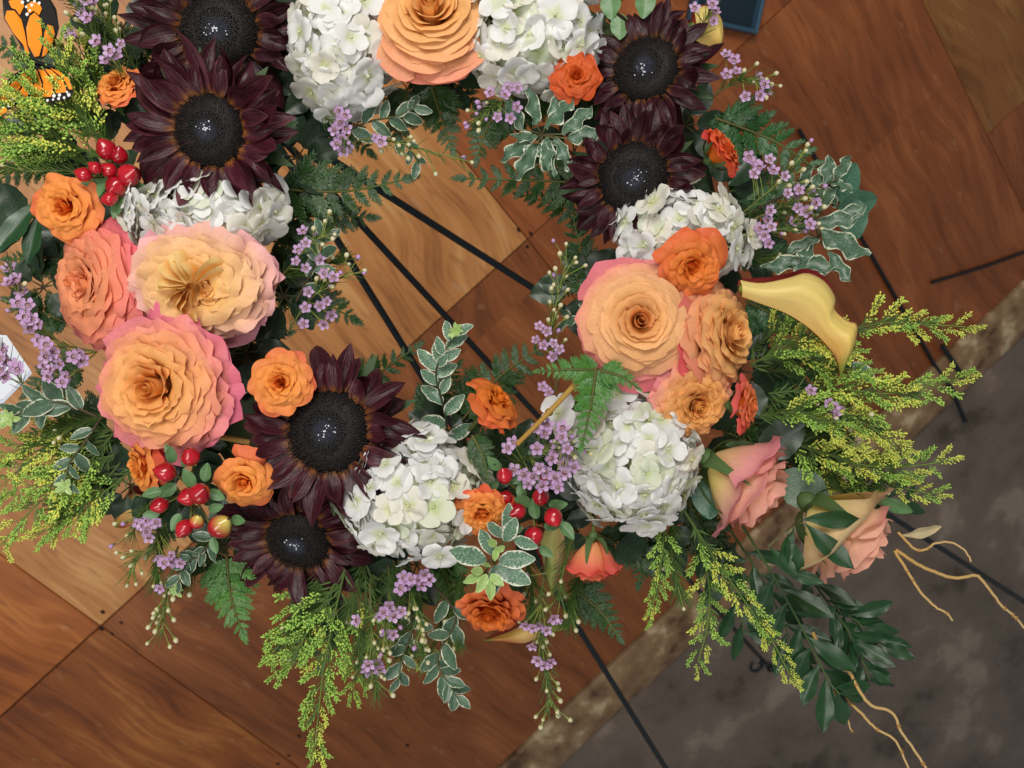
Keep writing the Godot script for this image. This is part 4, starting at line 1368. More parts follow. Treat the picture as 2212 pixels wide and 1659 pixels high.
	hydrangea("white hydrangea at the top, right of the peach rose", 1142, 72, 0.622, 142, 118, 90, 78, 43, 2)
	hydrangea("white hydrangea under the upper left sunflower", 436, 456, 0.618, 172, 72, 60, 66, 43, 3, Vector3(0, 0.2, 1))
	hydrangea("white hydrangea at the right, behind the orange spray rose", 1466, 512, 0.618, 142, 100, 76, 70, 40, 4)
	hydrangea("white hydrangea at the bottom centre, right of the lower sunflowers", 890, 1066, 0.606, 146, 132, 96, 88, 41, 5)
	hydrangea("white hydrangea at the lower right under the bright fern leaf", 1362, 992, 0.612, 138, 136, 92, 84, 44, 6, Vector3(0, 0, 1), [Vector2(1204, 890), Vector2(1236, 930), Vector2(1330, 850)])
	# callas
	calla("large yellow calla lily with a drooping green tip at the right", V([1600, 604, 1645, 611, 1700, 601, 1745, 589, 1786, 606, 1809, 640, 1806, 668, 1832, 692, 1853, 701, 1850, 742, 1834, 778, 1820, 814]), V([1604, 640, 1650, 657, 1700, 676, 1742, 702, 1776, 732, 1800, 760, 1812, 784, 1818, 814]), 0.590, 0.34, 1, {"sx": 26.0, "sy": -6.0})
	calla("yellow calla lily peeking out at the top right behind the darkest sunflower", V([1500, 20, 1530, 12, 1556, 28, 1564, 70, 1560, 100]), V([1500, 96, 1520, 102, 1536, 104, 1548, 104, 1558, 104]), 0.64, 0.3, 2)
	calla("yellow and burgundy calla lily peeking out at the lower left above the waxflowers", V([318, 1078, 290, 1066, 262, 1080, 246, 1106, 244, 1136]), V([322, 1120, 300, 1126, 280, 1136, 264, 1142, 246, 1140]), 0.668, 0.3, 3, {"sx": 60.0, "yel": rgb(206, 150, 70), "org": rgb(150, 50, 50)})
	calla("green and pink calla lily pointing down beside the right berries", V([1180, 1140, 1168, 1170, 1172, 1210, 1180, 1250, 1192, 1290]), V([1216, 1140, 1220, 1170, 1216, 1210, 1206, 1250, 1194, 1290]), 0.628, 0.3, 4, {"sx": 0.0, "sy": 30.0, "yel": rgb(150, 168, 84), "org": rgb(206, 130, 120)})
	calla("yellow and red calla lily under the lowest orange spray rose", V([1162, 1346, 1130, 1352, 1100, 1366, 1070, 1376, 1046, 1384]), V([1166, 1376, 1136, 1390, 1108, 1390, 1080, 1388, 1048, 1386]), 0.64, 0.3, 5, {"sx": 60.0, "yel": rgb(214, 156, 70), "org": rgb(176, 56, 56)})

func place_greens() -> void:
	# x0, y0 -> x1, y1, depths, half width, tint
	var i := 0
	for e in [
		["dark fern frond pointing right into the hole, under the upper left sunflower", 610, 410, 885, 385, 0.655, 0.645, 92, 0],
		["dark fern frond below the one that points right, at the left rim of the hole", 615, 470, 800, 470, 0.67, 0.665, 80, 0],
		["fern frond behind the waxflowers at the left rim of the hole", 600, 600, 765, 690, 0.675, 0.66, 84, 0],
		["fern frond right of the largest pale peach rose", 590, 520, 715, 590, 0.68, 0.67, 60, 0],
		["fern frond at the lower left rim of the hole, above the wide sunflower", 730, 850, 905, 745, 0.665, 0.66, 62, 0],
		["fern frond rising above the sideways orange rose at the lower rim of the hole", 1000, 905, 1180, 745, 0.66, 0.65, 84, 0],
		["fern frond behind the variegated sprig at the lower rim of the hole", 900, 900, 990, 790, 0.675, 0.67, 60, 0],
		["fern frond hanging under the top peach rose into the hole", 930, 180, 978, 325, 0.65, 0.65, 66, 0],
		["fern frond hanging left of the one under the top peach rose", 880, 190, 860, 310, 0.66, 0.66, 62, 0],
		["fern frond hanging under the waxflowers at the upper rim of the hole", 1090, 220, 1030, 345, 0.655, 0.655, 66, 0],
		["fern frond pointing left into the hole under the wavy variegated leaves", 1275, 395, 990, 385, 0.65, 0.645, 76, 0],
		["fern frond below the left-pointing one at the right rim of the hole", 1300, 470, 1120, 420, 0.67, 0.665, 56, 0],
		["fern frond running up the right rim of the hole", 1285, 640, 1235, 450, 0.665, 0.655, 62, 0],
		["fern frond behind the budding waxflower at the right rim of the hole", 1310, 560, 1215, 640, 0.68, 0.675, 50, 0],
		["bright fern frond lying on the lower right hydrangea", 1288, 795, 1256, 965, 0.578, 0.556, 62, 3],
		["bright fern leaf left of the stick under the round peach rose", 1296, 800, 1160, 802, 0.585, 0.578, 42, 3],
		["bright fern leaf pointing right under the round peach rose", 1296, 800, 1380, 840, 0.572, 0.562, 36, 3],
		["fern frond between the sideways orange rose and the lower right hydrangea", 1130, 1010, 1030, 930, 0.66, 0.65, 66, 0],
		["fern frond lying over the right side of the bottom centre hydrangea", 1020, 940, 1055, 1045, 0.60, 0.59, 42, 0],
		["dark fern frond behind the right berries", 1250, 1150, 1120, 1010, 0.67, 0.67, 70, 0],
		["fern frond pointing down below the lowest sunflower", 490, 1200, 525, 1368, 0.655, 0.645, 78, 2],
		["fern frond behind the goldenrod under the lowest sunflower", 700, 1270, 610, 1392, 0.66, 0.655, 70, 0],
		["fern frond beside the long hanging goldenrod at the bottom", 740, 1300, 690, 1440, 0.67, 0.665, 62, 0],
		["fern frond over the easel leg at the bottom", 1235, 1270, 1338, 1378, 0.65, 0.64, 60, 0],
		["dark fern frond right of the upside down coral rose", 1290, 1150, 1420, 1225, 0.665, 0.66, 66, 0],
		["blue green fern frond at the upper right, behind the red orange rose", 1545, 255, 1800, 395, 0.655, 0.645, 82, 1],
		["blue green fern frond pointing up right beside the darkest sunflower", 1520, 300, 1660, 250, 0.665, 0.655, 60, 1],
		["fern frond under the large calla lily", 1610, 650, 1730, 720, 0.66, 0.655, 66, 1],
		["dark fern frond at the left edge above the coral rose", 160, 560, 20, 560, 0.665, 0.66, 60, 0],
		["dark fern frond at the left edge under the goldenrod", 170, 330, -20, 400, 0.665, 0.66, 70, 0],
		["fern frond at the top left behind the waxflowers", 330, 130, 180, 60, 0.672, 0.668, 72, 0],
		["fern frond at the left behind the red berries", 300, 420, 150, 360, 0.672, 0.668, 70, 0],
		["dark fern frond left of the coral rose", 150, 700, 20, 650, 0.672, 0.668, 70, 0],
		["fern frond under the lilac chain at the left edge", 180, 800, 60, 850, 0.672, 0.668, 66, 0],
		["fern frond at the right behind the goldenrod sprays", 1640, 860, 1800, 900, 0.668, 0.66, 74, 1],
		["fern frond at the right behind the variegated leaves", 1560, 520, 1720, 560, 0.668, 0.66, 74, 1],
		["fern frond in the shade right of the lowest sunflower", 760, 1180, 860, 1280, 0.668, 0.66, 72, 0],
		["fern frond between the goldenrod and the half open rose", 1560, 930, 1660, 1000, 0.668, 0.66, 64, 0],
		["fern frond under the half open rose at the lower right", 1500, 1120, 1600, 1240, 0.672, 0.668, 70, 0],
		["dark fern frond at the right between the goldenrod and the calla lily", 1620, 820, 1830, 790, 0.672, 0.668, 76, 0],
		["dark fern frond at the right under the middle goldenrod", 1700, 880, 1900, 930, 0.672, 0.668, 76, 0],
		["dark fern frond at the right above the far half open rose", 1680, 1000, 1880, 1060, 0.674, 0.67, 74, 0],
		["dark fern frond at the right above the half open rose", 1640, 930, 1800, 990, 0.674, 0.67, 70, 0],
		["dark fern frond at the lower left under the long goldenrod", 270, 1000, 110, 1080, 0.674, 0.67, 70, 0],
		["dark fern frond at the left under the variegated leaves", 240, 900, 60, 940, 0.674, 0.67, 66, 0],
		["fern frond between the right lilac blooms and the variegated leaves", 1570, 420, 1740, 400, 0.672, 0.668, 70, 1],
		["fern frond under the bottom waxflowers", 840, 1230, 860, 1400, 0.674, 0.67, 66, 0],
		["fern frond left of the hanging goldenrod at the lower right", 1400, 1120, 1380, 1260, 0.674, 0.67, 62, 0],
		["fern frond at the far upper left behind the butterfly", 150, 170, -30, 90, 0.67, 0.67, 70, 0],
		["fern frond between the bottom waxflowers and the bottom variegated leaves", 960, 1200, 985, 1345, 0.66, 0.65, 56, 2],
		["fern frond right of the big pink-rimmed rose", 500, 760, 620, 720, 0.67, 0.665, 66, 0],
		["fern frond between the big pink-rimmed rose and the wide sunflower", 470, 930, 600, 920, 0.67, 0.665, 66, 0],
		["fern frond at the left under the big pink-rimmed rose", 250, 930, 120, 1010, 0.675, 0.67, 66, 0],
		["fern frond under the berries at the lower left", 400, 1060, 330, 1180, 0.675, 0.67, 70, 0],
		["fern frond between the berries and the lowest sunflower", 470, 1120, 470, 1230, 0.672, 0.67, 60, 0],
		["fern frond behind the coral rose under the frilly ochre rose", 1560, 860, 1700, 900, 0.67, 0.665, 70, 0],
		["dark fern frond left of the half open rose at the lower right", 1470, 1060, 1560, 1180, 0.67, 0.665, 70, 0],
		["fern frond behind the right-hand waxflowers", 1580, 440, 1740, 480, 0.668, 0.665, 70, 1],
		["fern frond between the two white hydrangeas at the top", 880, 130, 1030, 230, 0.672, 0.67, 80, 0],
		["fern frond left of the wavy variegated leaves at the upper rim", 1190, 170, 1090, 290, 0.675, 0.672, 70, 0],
		["dark fern frond between the deep orange rose and the right sunflowers", 1230, 220, 1290, 330, 0.668, 0.668, 60, 0],
		["fern frond above the upper rim variegated sprig", 690, 200, 800, 330, 0.672, 0.668, 72, 0],
		["fern frond under the hydrangea at the bottom centre", 860, 1180, 800, 1300, 0.668, 0.665, 72, 0],
		["fern frond behind the bottom orange rose", 1080, 1230, 1130, 1340, 0.668, 0.665, 60, 0]]:
		i += 1
		fern(e[0], e[1], e[2], e[3], e[4], e[5], e[6], e[7], i, e[8])
	# variegated sprigs
	var vg := "variegated pittosporum sprigs in the wreath"
	var cat := "variegated leaves"
	sprig("variegated_sprig", "variegated sprig at the upper rim of the hole, left side", cat, vg, "pitto", M.pitto, V([730, 290, 800, 262, 860, 250, 900, 228]), 0.64, 0.62, 9, 58, 1)
	leaf_cluster("variegated_sprig", "wavy white-edged variegated cluster under the deep orange rose", cat, vg, "wavy", M.pitto, Vector3(1172, 288, 0.62), [[1158, 270, 78, 96, 20], [1130, 280, 76, 118, 10], [1178, 276, 86, 40, 15], [1185, 250, 70, 55, 5], [1215, 290, 86, 38, 10], [1225, 300, 84, 8, 20], [1150, 300, 84, 215, 15], [1160, 310, 90, 240, 10], [1170, 310, 86, 285, 25], [1185, 300, 84, 262, 30], [1200, 300, 76, 300, 15], [1160, 296, 60, 190, 30]], 2)
	sprig("variegated_sprig", "variegated sprig standing up into the hole at its lower rim", cat, vg, "pitto", M.pitto_wide, V([975, 1010, 962, 900, 942, 810, 955, 770, 985, 715]), 0.63, 0.605, 15, 62, 3, {"tip": true, "stem": rgb(40, 32, 30)})
	leaf_cluster("variegated_sprig", "variegated cluster with pale young tips below the right orange rose", cat, vg, "pitto", M.pitto_wide, Vector3(1064, 1212, 0.585), [[1050, 1212, 84, 158, 10], [1078, 1212, 78, 12, 18], [1072, 1222, 82, 332, 12], [1066, 1200, 70, 110, 20], [1090, 1170, 62, 62, 15], [1098, 1150, 62, 92, 10], [1085, 1160, 50, 128, 20], [1110, 1165, 56, 350, 30], [1068, 1222, 60, 268, 20]], 4)
	leaf_cluster("variegated_sprig", "pale green young shoot below the variegated cluster at the bottom centre", cat, vg, "pitto", M.pitto_young, Vector3(1048, 1240, 0.575), [[1050, 1240, 44, 250, 20], [1055, 1250, 46, 285, 10], [1040, 1240, 44, 200, 30], [1044, 1235, 36, 160, 40], [1060, 1240, 38, 320, 30], [1052, 1225, 34, 90, 60], [1070, 1190, 34, 30, 50], [1072, 1180, 34, 130, 40], [1074, 1186, 30, 250, 40]], 5)
	sprig("variegated_sprig", "variegated sprig hanging at the bottom, left of the lowest orange rose", cat, vg, "pitto", M.pitto, V([930, 1260, 985, 1330, 945, 1420, 965, 1470, 990, 1510]), 0.635, 0.615, 16, 64, 6)
	sprig("variegated_sprig", "variegated sprig hanging under the bottom waxflowers", cat, vg, "pitto", M.pitto, V([880, 1290, 890, 1360, 870, 1420, 860, 1475]), 0.645, 0.63, 9, 56, 7)
	sprig("variegated_sprig", "wavy variegated sprig at the right, upper of two", cat, vg, "wavy", M.pitto, V([1600, 470, 1700, 420, 1770, 405, 1810, 385]), 0.645, 0.625, 10, 82, 8)
	leaf_cluster("variegated_sprig", "wavy variegated sprig with large leaves at the right, above the calla lily", cat, vg, "wavy", M.pitto, Vector3(1770, 515, 0.628), [[1765, 480, 92, 2, 20], [1770, 500, 118, 330, 10], [1790, 480, 84, 20, 10], [1760, 460, 70, 52, 15], [1740, 560, 96, 195, 10], [1690, 566, 110, 350, 12], [1752, 520, 80, 250, 20], [1745, 500, 60, 160, 30], [1700, 545, 70, 30, 20], [1790, 545, 80, 300, 10]], 9)
	sprig("variegated_sprig", "variegated sprig at the left edge under the lilac waxflowers", cat, vg, "pitto", M.pitto, V([210, 900, 130, 870, 70, 880, 20, 905]), 0.63, 0.61, 11, 70, 10, {"tip": true})
	sprig("variegated_sprig", "variegated sprig lower at the left edge, above the goldenrod", cat, vg, "pitto", M.pitto, V([220, 900, 180, 960, 150, 1000, 140, 1050]), 0.64, 0.62, 8, 54, 11, {"tip": true})
	sprig("variegated_sprig", "grey variegated sprig among the waxflowers at the left rim of the hole", cat, vg, "pitto", M.pitto, V([640, 650, 672, 590, 695, 540, 700, 505]), 0.635, 0.62, 8, 62, 12)
	sprig("variegated_sprig", "small variegated sprig under the lower left berries", cat, vg, "pitto", M.pitto, V([470, 1140, 440, 1190, 400, 1220, 380, 1275]), 0.635, 0.62, 13, 44, 13, {"tip": true})
	sprig("variegated_sprig", "small variegated sprig behind the budding waxflower at the right rim", cat, vg, "wavy", M.pitto, V([1300, 720, 1260, 690, 1220, 690]), 0.655, 0.645, 6, 52, 14)
	leaf_cluster("variegated_sprig", "single pale variegated leaf among the goldenrod at the right", cat, vg, "pitto", M.pitto_wide, Vector3(1840, 782, 0.63), [[1842, 784, 62, 318, 10]], 15)
	sprig("variegated_sprig", "small variegated sprig at the end of the waxflower in the upper hole", cat, vg, "pitto", M.pitto, V([850, 275, 885, 320, 905, 355]), 0.64, 0.635, 5, 46, 16)
	# dark salal leaves deep in the ring
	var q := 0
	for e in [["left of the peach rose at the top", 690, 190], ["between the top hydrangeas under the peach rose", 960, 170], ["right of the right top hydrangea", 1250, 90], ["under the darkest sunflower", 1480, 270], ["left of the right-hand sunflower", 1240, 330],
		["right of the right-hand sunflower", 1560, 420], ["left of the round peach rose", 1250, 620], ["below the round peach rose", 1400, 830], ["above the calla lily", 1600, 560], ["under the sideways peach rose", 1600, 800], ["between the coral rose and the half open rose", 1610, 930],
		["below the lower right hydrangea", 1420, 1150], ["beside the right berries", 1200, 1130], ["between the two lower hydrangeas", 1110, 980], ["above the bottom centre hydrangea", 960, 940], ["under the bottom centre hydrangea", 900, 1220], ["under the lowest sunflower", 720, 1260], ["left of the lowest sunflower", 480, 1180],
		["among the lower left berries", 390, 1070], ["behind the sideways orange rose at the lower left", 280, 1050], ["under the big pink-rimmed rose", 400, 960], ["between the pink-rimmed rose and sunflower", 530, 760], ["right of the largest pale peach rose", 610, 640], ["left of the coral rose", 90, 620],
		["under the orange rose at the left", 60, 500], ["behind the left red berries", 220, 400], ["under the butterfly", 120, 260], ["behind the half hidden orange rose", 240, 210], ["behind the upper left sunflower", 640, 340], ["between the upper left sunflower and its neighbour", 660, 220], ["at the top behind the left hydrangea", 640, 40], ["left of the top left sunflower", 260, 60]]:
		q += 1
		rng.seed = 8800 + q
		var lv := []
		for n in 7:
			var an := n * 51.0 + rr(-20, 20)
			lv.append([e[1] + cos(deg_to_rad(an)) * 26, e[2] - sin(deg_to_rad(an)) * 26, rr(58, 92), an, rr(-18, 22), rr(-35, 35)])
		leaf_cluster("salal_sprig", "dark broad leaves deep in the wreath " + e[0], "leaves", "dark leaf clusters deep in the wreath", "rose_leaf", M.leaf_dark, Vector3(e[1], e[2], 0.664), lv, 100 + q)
	# glossy ruscus
	var rg := "glossy ruscus sprigs"
	sprig("ruscus_sprig", "long glossy ruscus sprig hanging down to the lowest leaf at the lower right", "ruscus", rg, "ruscus", M.gloss_leaf, V([1600, 1130, 1680, 1260, 1750, 1390, 1790, 1470, 1815, 1500]), 0.64, 0.62, 16, 128, 1, {"from": 0.2, "stem": rgb(60, 84, 46)})
	sprig("ruscus_sprig", "dense ruscus sprig below the far half open rose", "ruscus", rg, "ruscus", M.gloss_leaf, V([1700, 1180, 1780, 1290, 1830, 1360, 1860, 1420, 1880, 1470]), 0.66, 0.645, 20, 92, 2, {"stem": rgb(60, 84, 46)})
	sprig("ruscus_sprig", "bushy ruscus sprig at the far right of the lower right leaves", "ruscus", rg, "ruscus", M.gloss_leaf, V([1760, 1230, 1810, 1310, 1860, 1350, 1900, 1400]), 0.668, 0.655, 13, 104, 12, {"stem": rgb(60, 84, 46), "from": 0.3})
	sprig("ruscus_sprig", "dark ruscus sprig under the goldenrod, left of the long one", "ruscus", rg, "ruscus", M.gloss_leaf, V([1560, 1120, 1640, 1240, 1690, 1340, 1720, 1420]), 0.668, 0.655, 14, 110, 13, {"stem": rgb(60, 84, 46)})
	leaf_cluster("ruscus_sprig", "ruscus leaves lying across the far half open rose", "ruscus", rg, "ruscus", M.gloss_leaf, Vector3(1720, 1130, 0.580), [[1730, 1122, 124, 4, 15], [1738, 1130, 136, 312, 12], [1700, 1150, 110, 285, 5], [1660, 1180, 90, 310, 5], [1690, 1230, 90, 340, 5], [1715, 1140, 90, 250, 0]], 3)
	leaf_cluster("ruscus_sprig", "two long blue green ruscus leaves at the left edge under the orange rose", "ruscus", rg, "ruscus", M.gloss_leaf, Vector3(92, 420, 0.63), [[90, 428, 150, 232, 10], [84, 452, 120, 262, 5], [40, 520, 80, 200, 10]], 4)
	sprig("ruscus_sprig", "ruscus sprig left of the hanging goldenrod at the lower right", "ruscus", rg, "ruscus", M.gloss_leaf, V([1500, 1110, 1550, 1210, 1590, 1300, 1610, 1370]), 0.665, 0.655, 10, 108, 5, {"stem": rgb(60, 84, 46)})
	sprig("ruscus_sprig", "ruscus sprig behind the goldenrod tips at the far right", "ruscus", rg, "ruscus", M.gloss_leaf, V([1760, 1090, 1860, 1080, 1960, 1085]), 0.67, 0.66, 8, 92, 6, {"stem": rgb(60, 84, 46)})
	# single broad leaves
	leaf_cluster("rose_leaf", "grey green serrated rose leaf behind the half open rose at the lower right", "leaf", "", "rose_leaf", M.leaf_grey, Vector3(1690, 1050, 0.645), [[1690, 1020, 118, 318, 10, 5]], 1)
	leaf_cluster("rose_leaf", "dark broad leaf above the half open rose at the lower right", "leaf", "", "rose_leaf", M.leaf_dark, Vector3(1610, 960, 0.638), [[1640, 975, 110, 28, 10, -10]], 2)
	leaf_cluster("rose_leaf", "small green leaf left of the half open rose at the lower right", "leaf", "", "rose_leaf", M.leaf_green, Vector3(1560, 970, 0.634), [[1560, 985, 70, 20, 20, -10]], 3)
	leaf_cluster("rose_leaf", "dark leaf between the lower right hydrangea and the half open rose", "leaf", "", "rose_leaf", M.leaf_blue, Vector3(1510, 1010, 0.64), [[1535, 1010, 110, 262, 10, 20]], 4)
	leaf_cluster("rose_leaf", "pair of blue green leaves on the floor side at the right of the variegated leaves", "leaf", "", "rose_leaf", M.leaf_blue, Vector3(1800, 440, 0.66), [[1800, 430, 96, 48, 0, 20], [1810, 450, 90, 8, 0, 30], [1822, 430, 90, 300, 0, 10]], 5)
	leaf_cluster("rose_leaf", "dark leaf between the waxflowers and the lower right hydrangea", "leaf", "", "rose_leaf", M.leaf_dark, Vector3(1210, 1050, 0.615), [[1200, 1058, 96, 18, 10, -10]], 6)
	leaf_cluster("rose_leaf", "yellow green leaf at the top beside the darkest sunflower", "leaf", "", "rose_leaf", M.leaf_green, Vector3(1310, 10, 0.62), [[1315, -20, 62, 280, 10, 10], [1340, 30, 56, 265, 10, 10], [1395, -20, 60, 270, 10, 0]], 7)
	leaf_cluster("rose_leaf", "dry cream leaf beside the easel leg at the far lower right", "leaf", "", "ruscus", M.leaf_dry, Vector3(1945, 1155, 0.63), [[1944, 1156, 92, 4, 5, 30]], 8)
	leaf_cluster("rose_leaf", "green leaves between the half open rose and the easel leg at the far lower right", "leaf", "", "ruscus", M.leaf_green, Vector3(1900, 1080, 0.63), [[1890, 1070, 90, 330, 5, 20]], 9)
	# goldenrod
	goldenrod("goldenrod at the upper left below the butterfly", V([250, 330, 170, 270, 100, 210, 60, 150]), 0.64, 0.60, 13, 92, 1, 0)
	goldenrod("goldenrod at the left edge above the red berries", V([240, 350, 150, 310, 70, 270, 10, 220]), 0.645, 0.605, 13, 96, 2, 1)
	goldenrod("goldenrod at the upper left, right of the butterfly", V([230, 300, 190, 230, 160, 170, 120, 90]), 0.645, 0.605, 11, 84, 3, 0)
	goldenrod("goldenrod at the upper left in the middle of the clump", V([240, 320, 190, 260, 130, 230, 60, 210]), 0.64, 0.60, 14, 92, 31, 1)
	goldenrod("goldenrod at the left edge just above the ruscus leaves", V([220, 370, 140, 330, 60, 300, -20, 250]), 0.65, 0.62, 13, 90, 32, 0)
	goldenrod("goldenrod behind the small half hidden orange rose", V([270, 250, 220, 200, 190, 140, 170, 100]), 0.655, 0.63, 11, 80, 33, 0)
	goldenrod("lowest goldenrod at the lower left, beside the waxflowers", V([260, 1000, 200, 1070, 150, 1120, 90, 1150]), 0.65, 0.625, 13, 80, 34, 1)
	goldenrod("goldenrod under the left edge variegated leaves", V([250, 930, 190, 1000, 130, 1030, 40, 1060]), 0.65, 0.62, 14, 84, 35, 0)
	goldenrod("goldenrod at the bottom left of the fringe, behind the others", V([700, 1230, 650, 1310, 620, 1370, 590, 1410]), 0.655, 0.64, 12, 74, 41, 0)
	goldenrod("goldenrod at the bottom between the fringe waxflowers", V([800, 1240, 815, 1330, 820, 1400, 800, 1460]), 0.655, 0.64, 12, 66, 42, 0)
	goldenrod("goldenrod at the left edge between the two variegated sprigs", V([240, 930, 150, 940, 60, 1000, -10, 1060]), 0.65, 0.63, 13, 84, 43, 0)
	goldenrod("goldenrod at the right above the calla tip", V([1640, 780, 1720, 770, 1790, 790, 1860, 800]), 0.64, 0.615, 13, 76, 44, 0)
	goldenrod("goldenrod at the left edge, tips cut by the frame", V([200, 380, 110, 350, 30, 330, -40, 290]), 0.655, 0.625, 10, 90, 4, 0)
	goldenrod("long goldenrod at the lower left reaching the left edge", V([250, 980, 170, 1030, 80, 1090, 0, 1180]), 0.645, 0.615, 16, 84, 5, 1)
	goldenrod("goldenrod at the lower left above the long one", V([250, 950, 160, 970, 80, 960, -10, 990]), 0.655, 0.625, 14, 84, 6, 1)
	goldenrod("goldenrod at the lower left beside the yellow calla lily", V([290, 1010, 230, 1060, 180, 1090, 130, 1130]), 0.65, 0.63, 12, 78, 7, 0)
	goldenrod("longest goldenrod hanging straight down at the bottom", V([745, 1230, 720, 1340, 700, 1440, 688, 1540, 680, 1615]), 0.635, 0.61, 20, 82, 8, 0)
	goldenrod("goldenrod at the bottom, left of the longest one", V([730, 1250, 690, 1320, 650, 1390, 610, 1440]), 0.64, 0.62, 12, 78, 9, 0)
	goldenrod("goldenrod at the bottom, right of the longest one", V([790, 1250, 790, 1340, 780, 1420, 760, 1490]), 0.65, 0.635, 12, 70, 10, 0)
	goldenrod("goldenrod hanging left of the long ruscus, below the lower right hydrangea", V([1440, 1090, 1432, 1180, 1420, 1260, 1404, 1335]), 0.63, 0.605, 16, 54, 11, 0, 26.0)
	goldenrod("goldenrod running down to the right among the ruscus", V([1470, 1090, 1540, 1200, 1610, 1300, 1660, 1370, 1705, 1455]), 0.63, 0.60, 20, 62, 12, 1, 28.0)
	goldenrod("goldenrod hanging over the threshold strip at the lower right", V([1500, 1130, 1530, 1250, 1530, 1340, 1508, 1430]), 0.645, 0.63, 14, 66, 13, 0)
	goldenrod("goldenrod tip beyond the calla lily at the right", V([1800, 730, 1890, 700, 1980, 700, 2085, 706]), 0.64, 0.615, 15, 70, 14, 1, 26.0)
	goldenrod("goldenrod under the calla lily beside the sideways peach rose", V([1620, 790, 1690, 750, 1750, 730, 1830, 750]), 0.628, 0.60, 13, 84, 15, 1)
	goldenrod("goldenrod reaching far right in the middle", V([1660, 850, 1800, 840, 1930, 850, 2070, 818]), 0.635, 0.60, 22, 84, 16, 1, 28.0)
	goldenrod("goldenrod just below the middle one at the right", V([1660, 860, 1760, 880, 1860, 910, 1940, 970]), 0.64, 0.61, 18, 84, 17, 1)
	goldenrod("goldenrod above the half open rose at the right", V([1660, 940, 1780, 980, 1900, 1010, 2025, 1000]), 0.645, 0.61, 20, 78, 18, 1)
	goldenrod("lowest goldenrod at the right, above the easel leg", V([1680, 950, 1800, 1000, 1900, 1040, 2015, 1068]), 0.65, 0.625, 20, 74, 19, 1)
	goldenrod("goldenrod between the coral rose and the lilac waxflowers at the right", V([1640, 900, 1710, 890, 1780, 910, 1850, 960]), 0.63, 0.60, 13, 74, 20, 1)
	goldenrod("short goldenrod under the bottom variegated leaves", V([860, 1390, 890, 1410, 940, 1420]), 0.65, 0.64, 7, 46, 21, 1)
	goldenrod("green goldenrod behind the calla lily", V([1620, 760, 1700, 700, 1760, 690]), 0.655, 0.645, 9, 70, 22, 0)

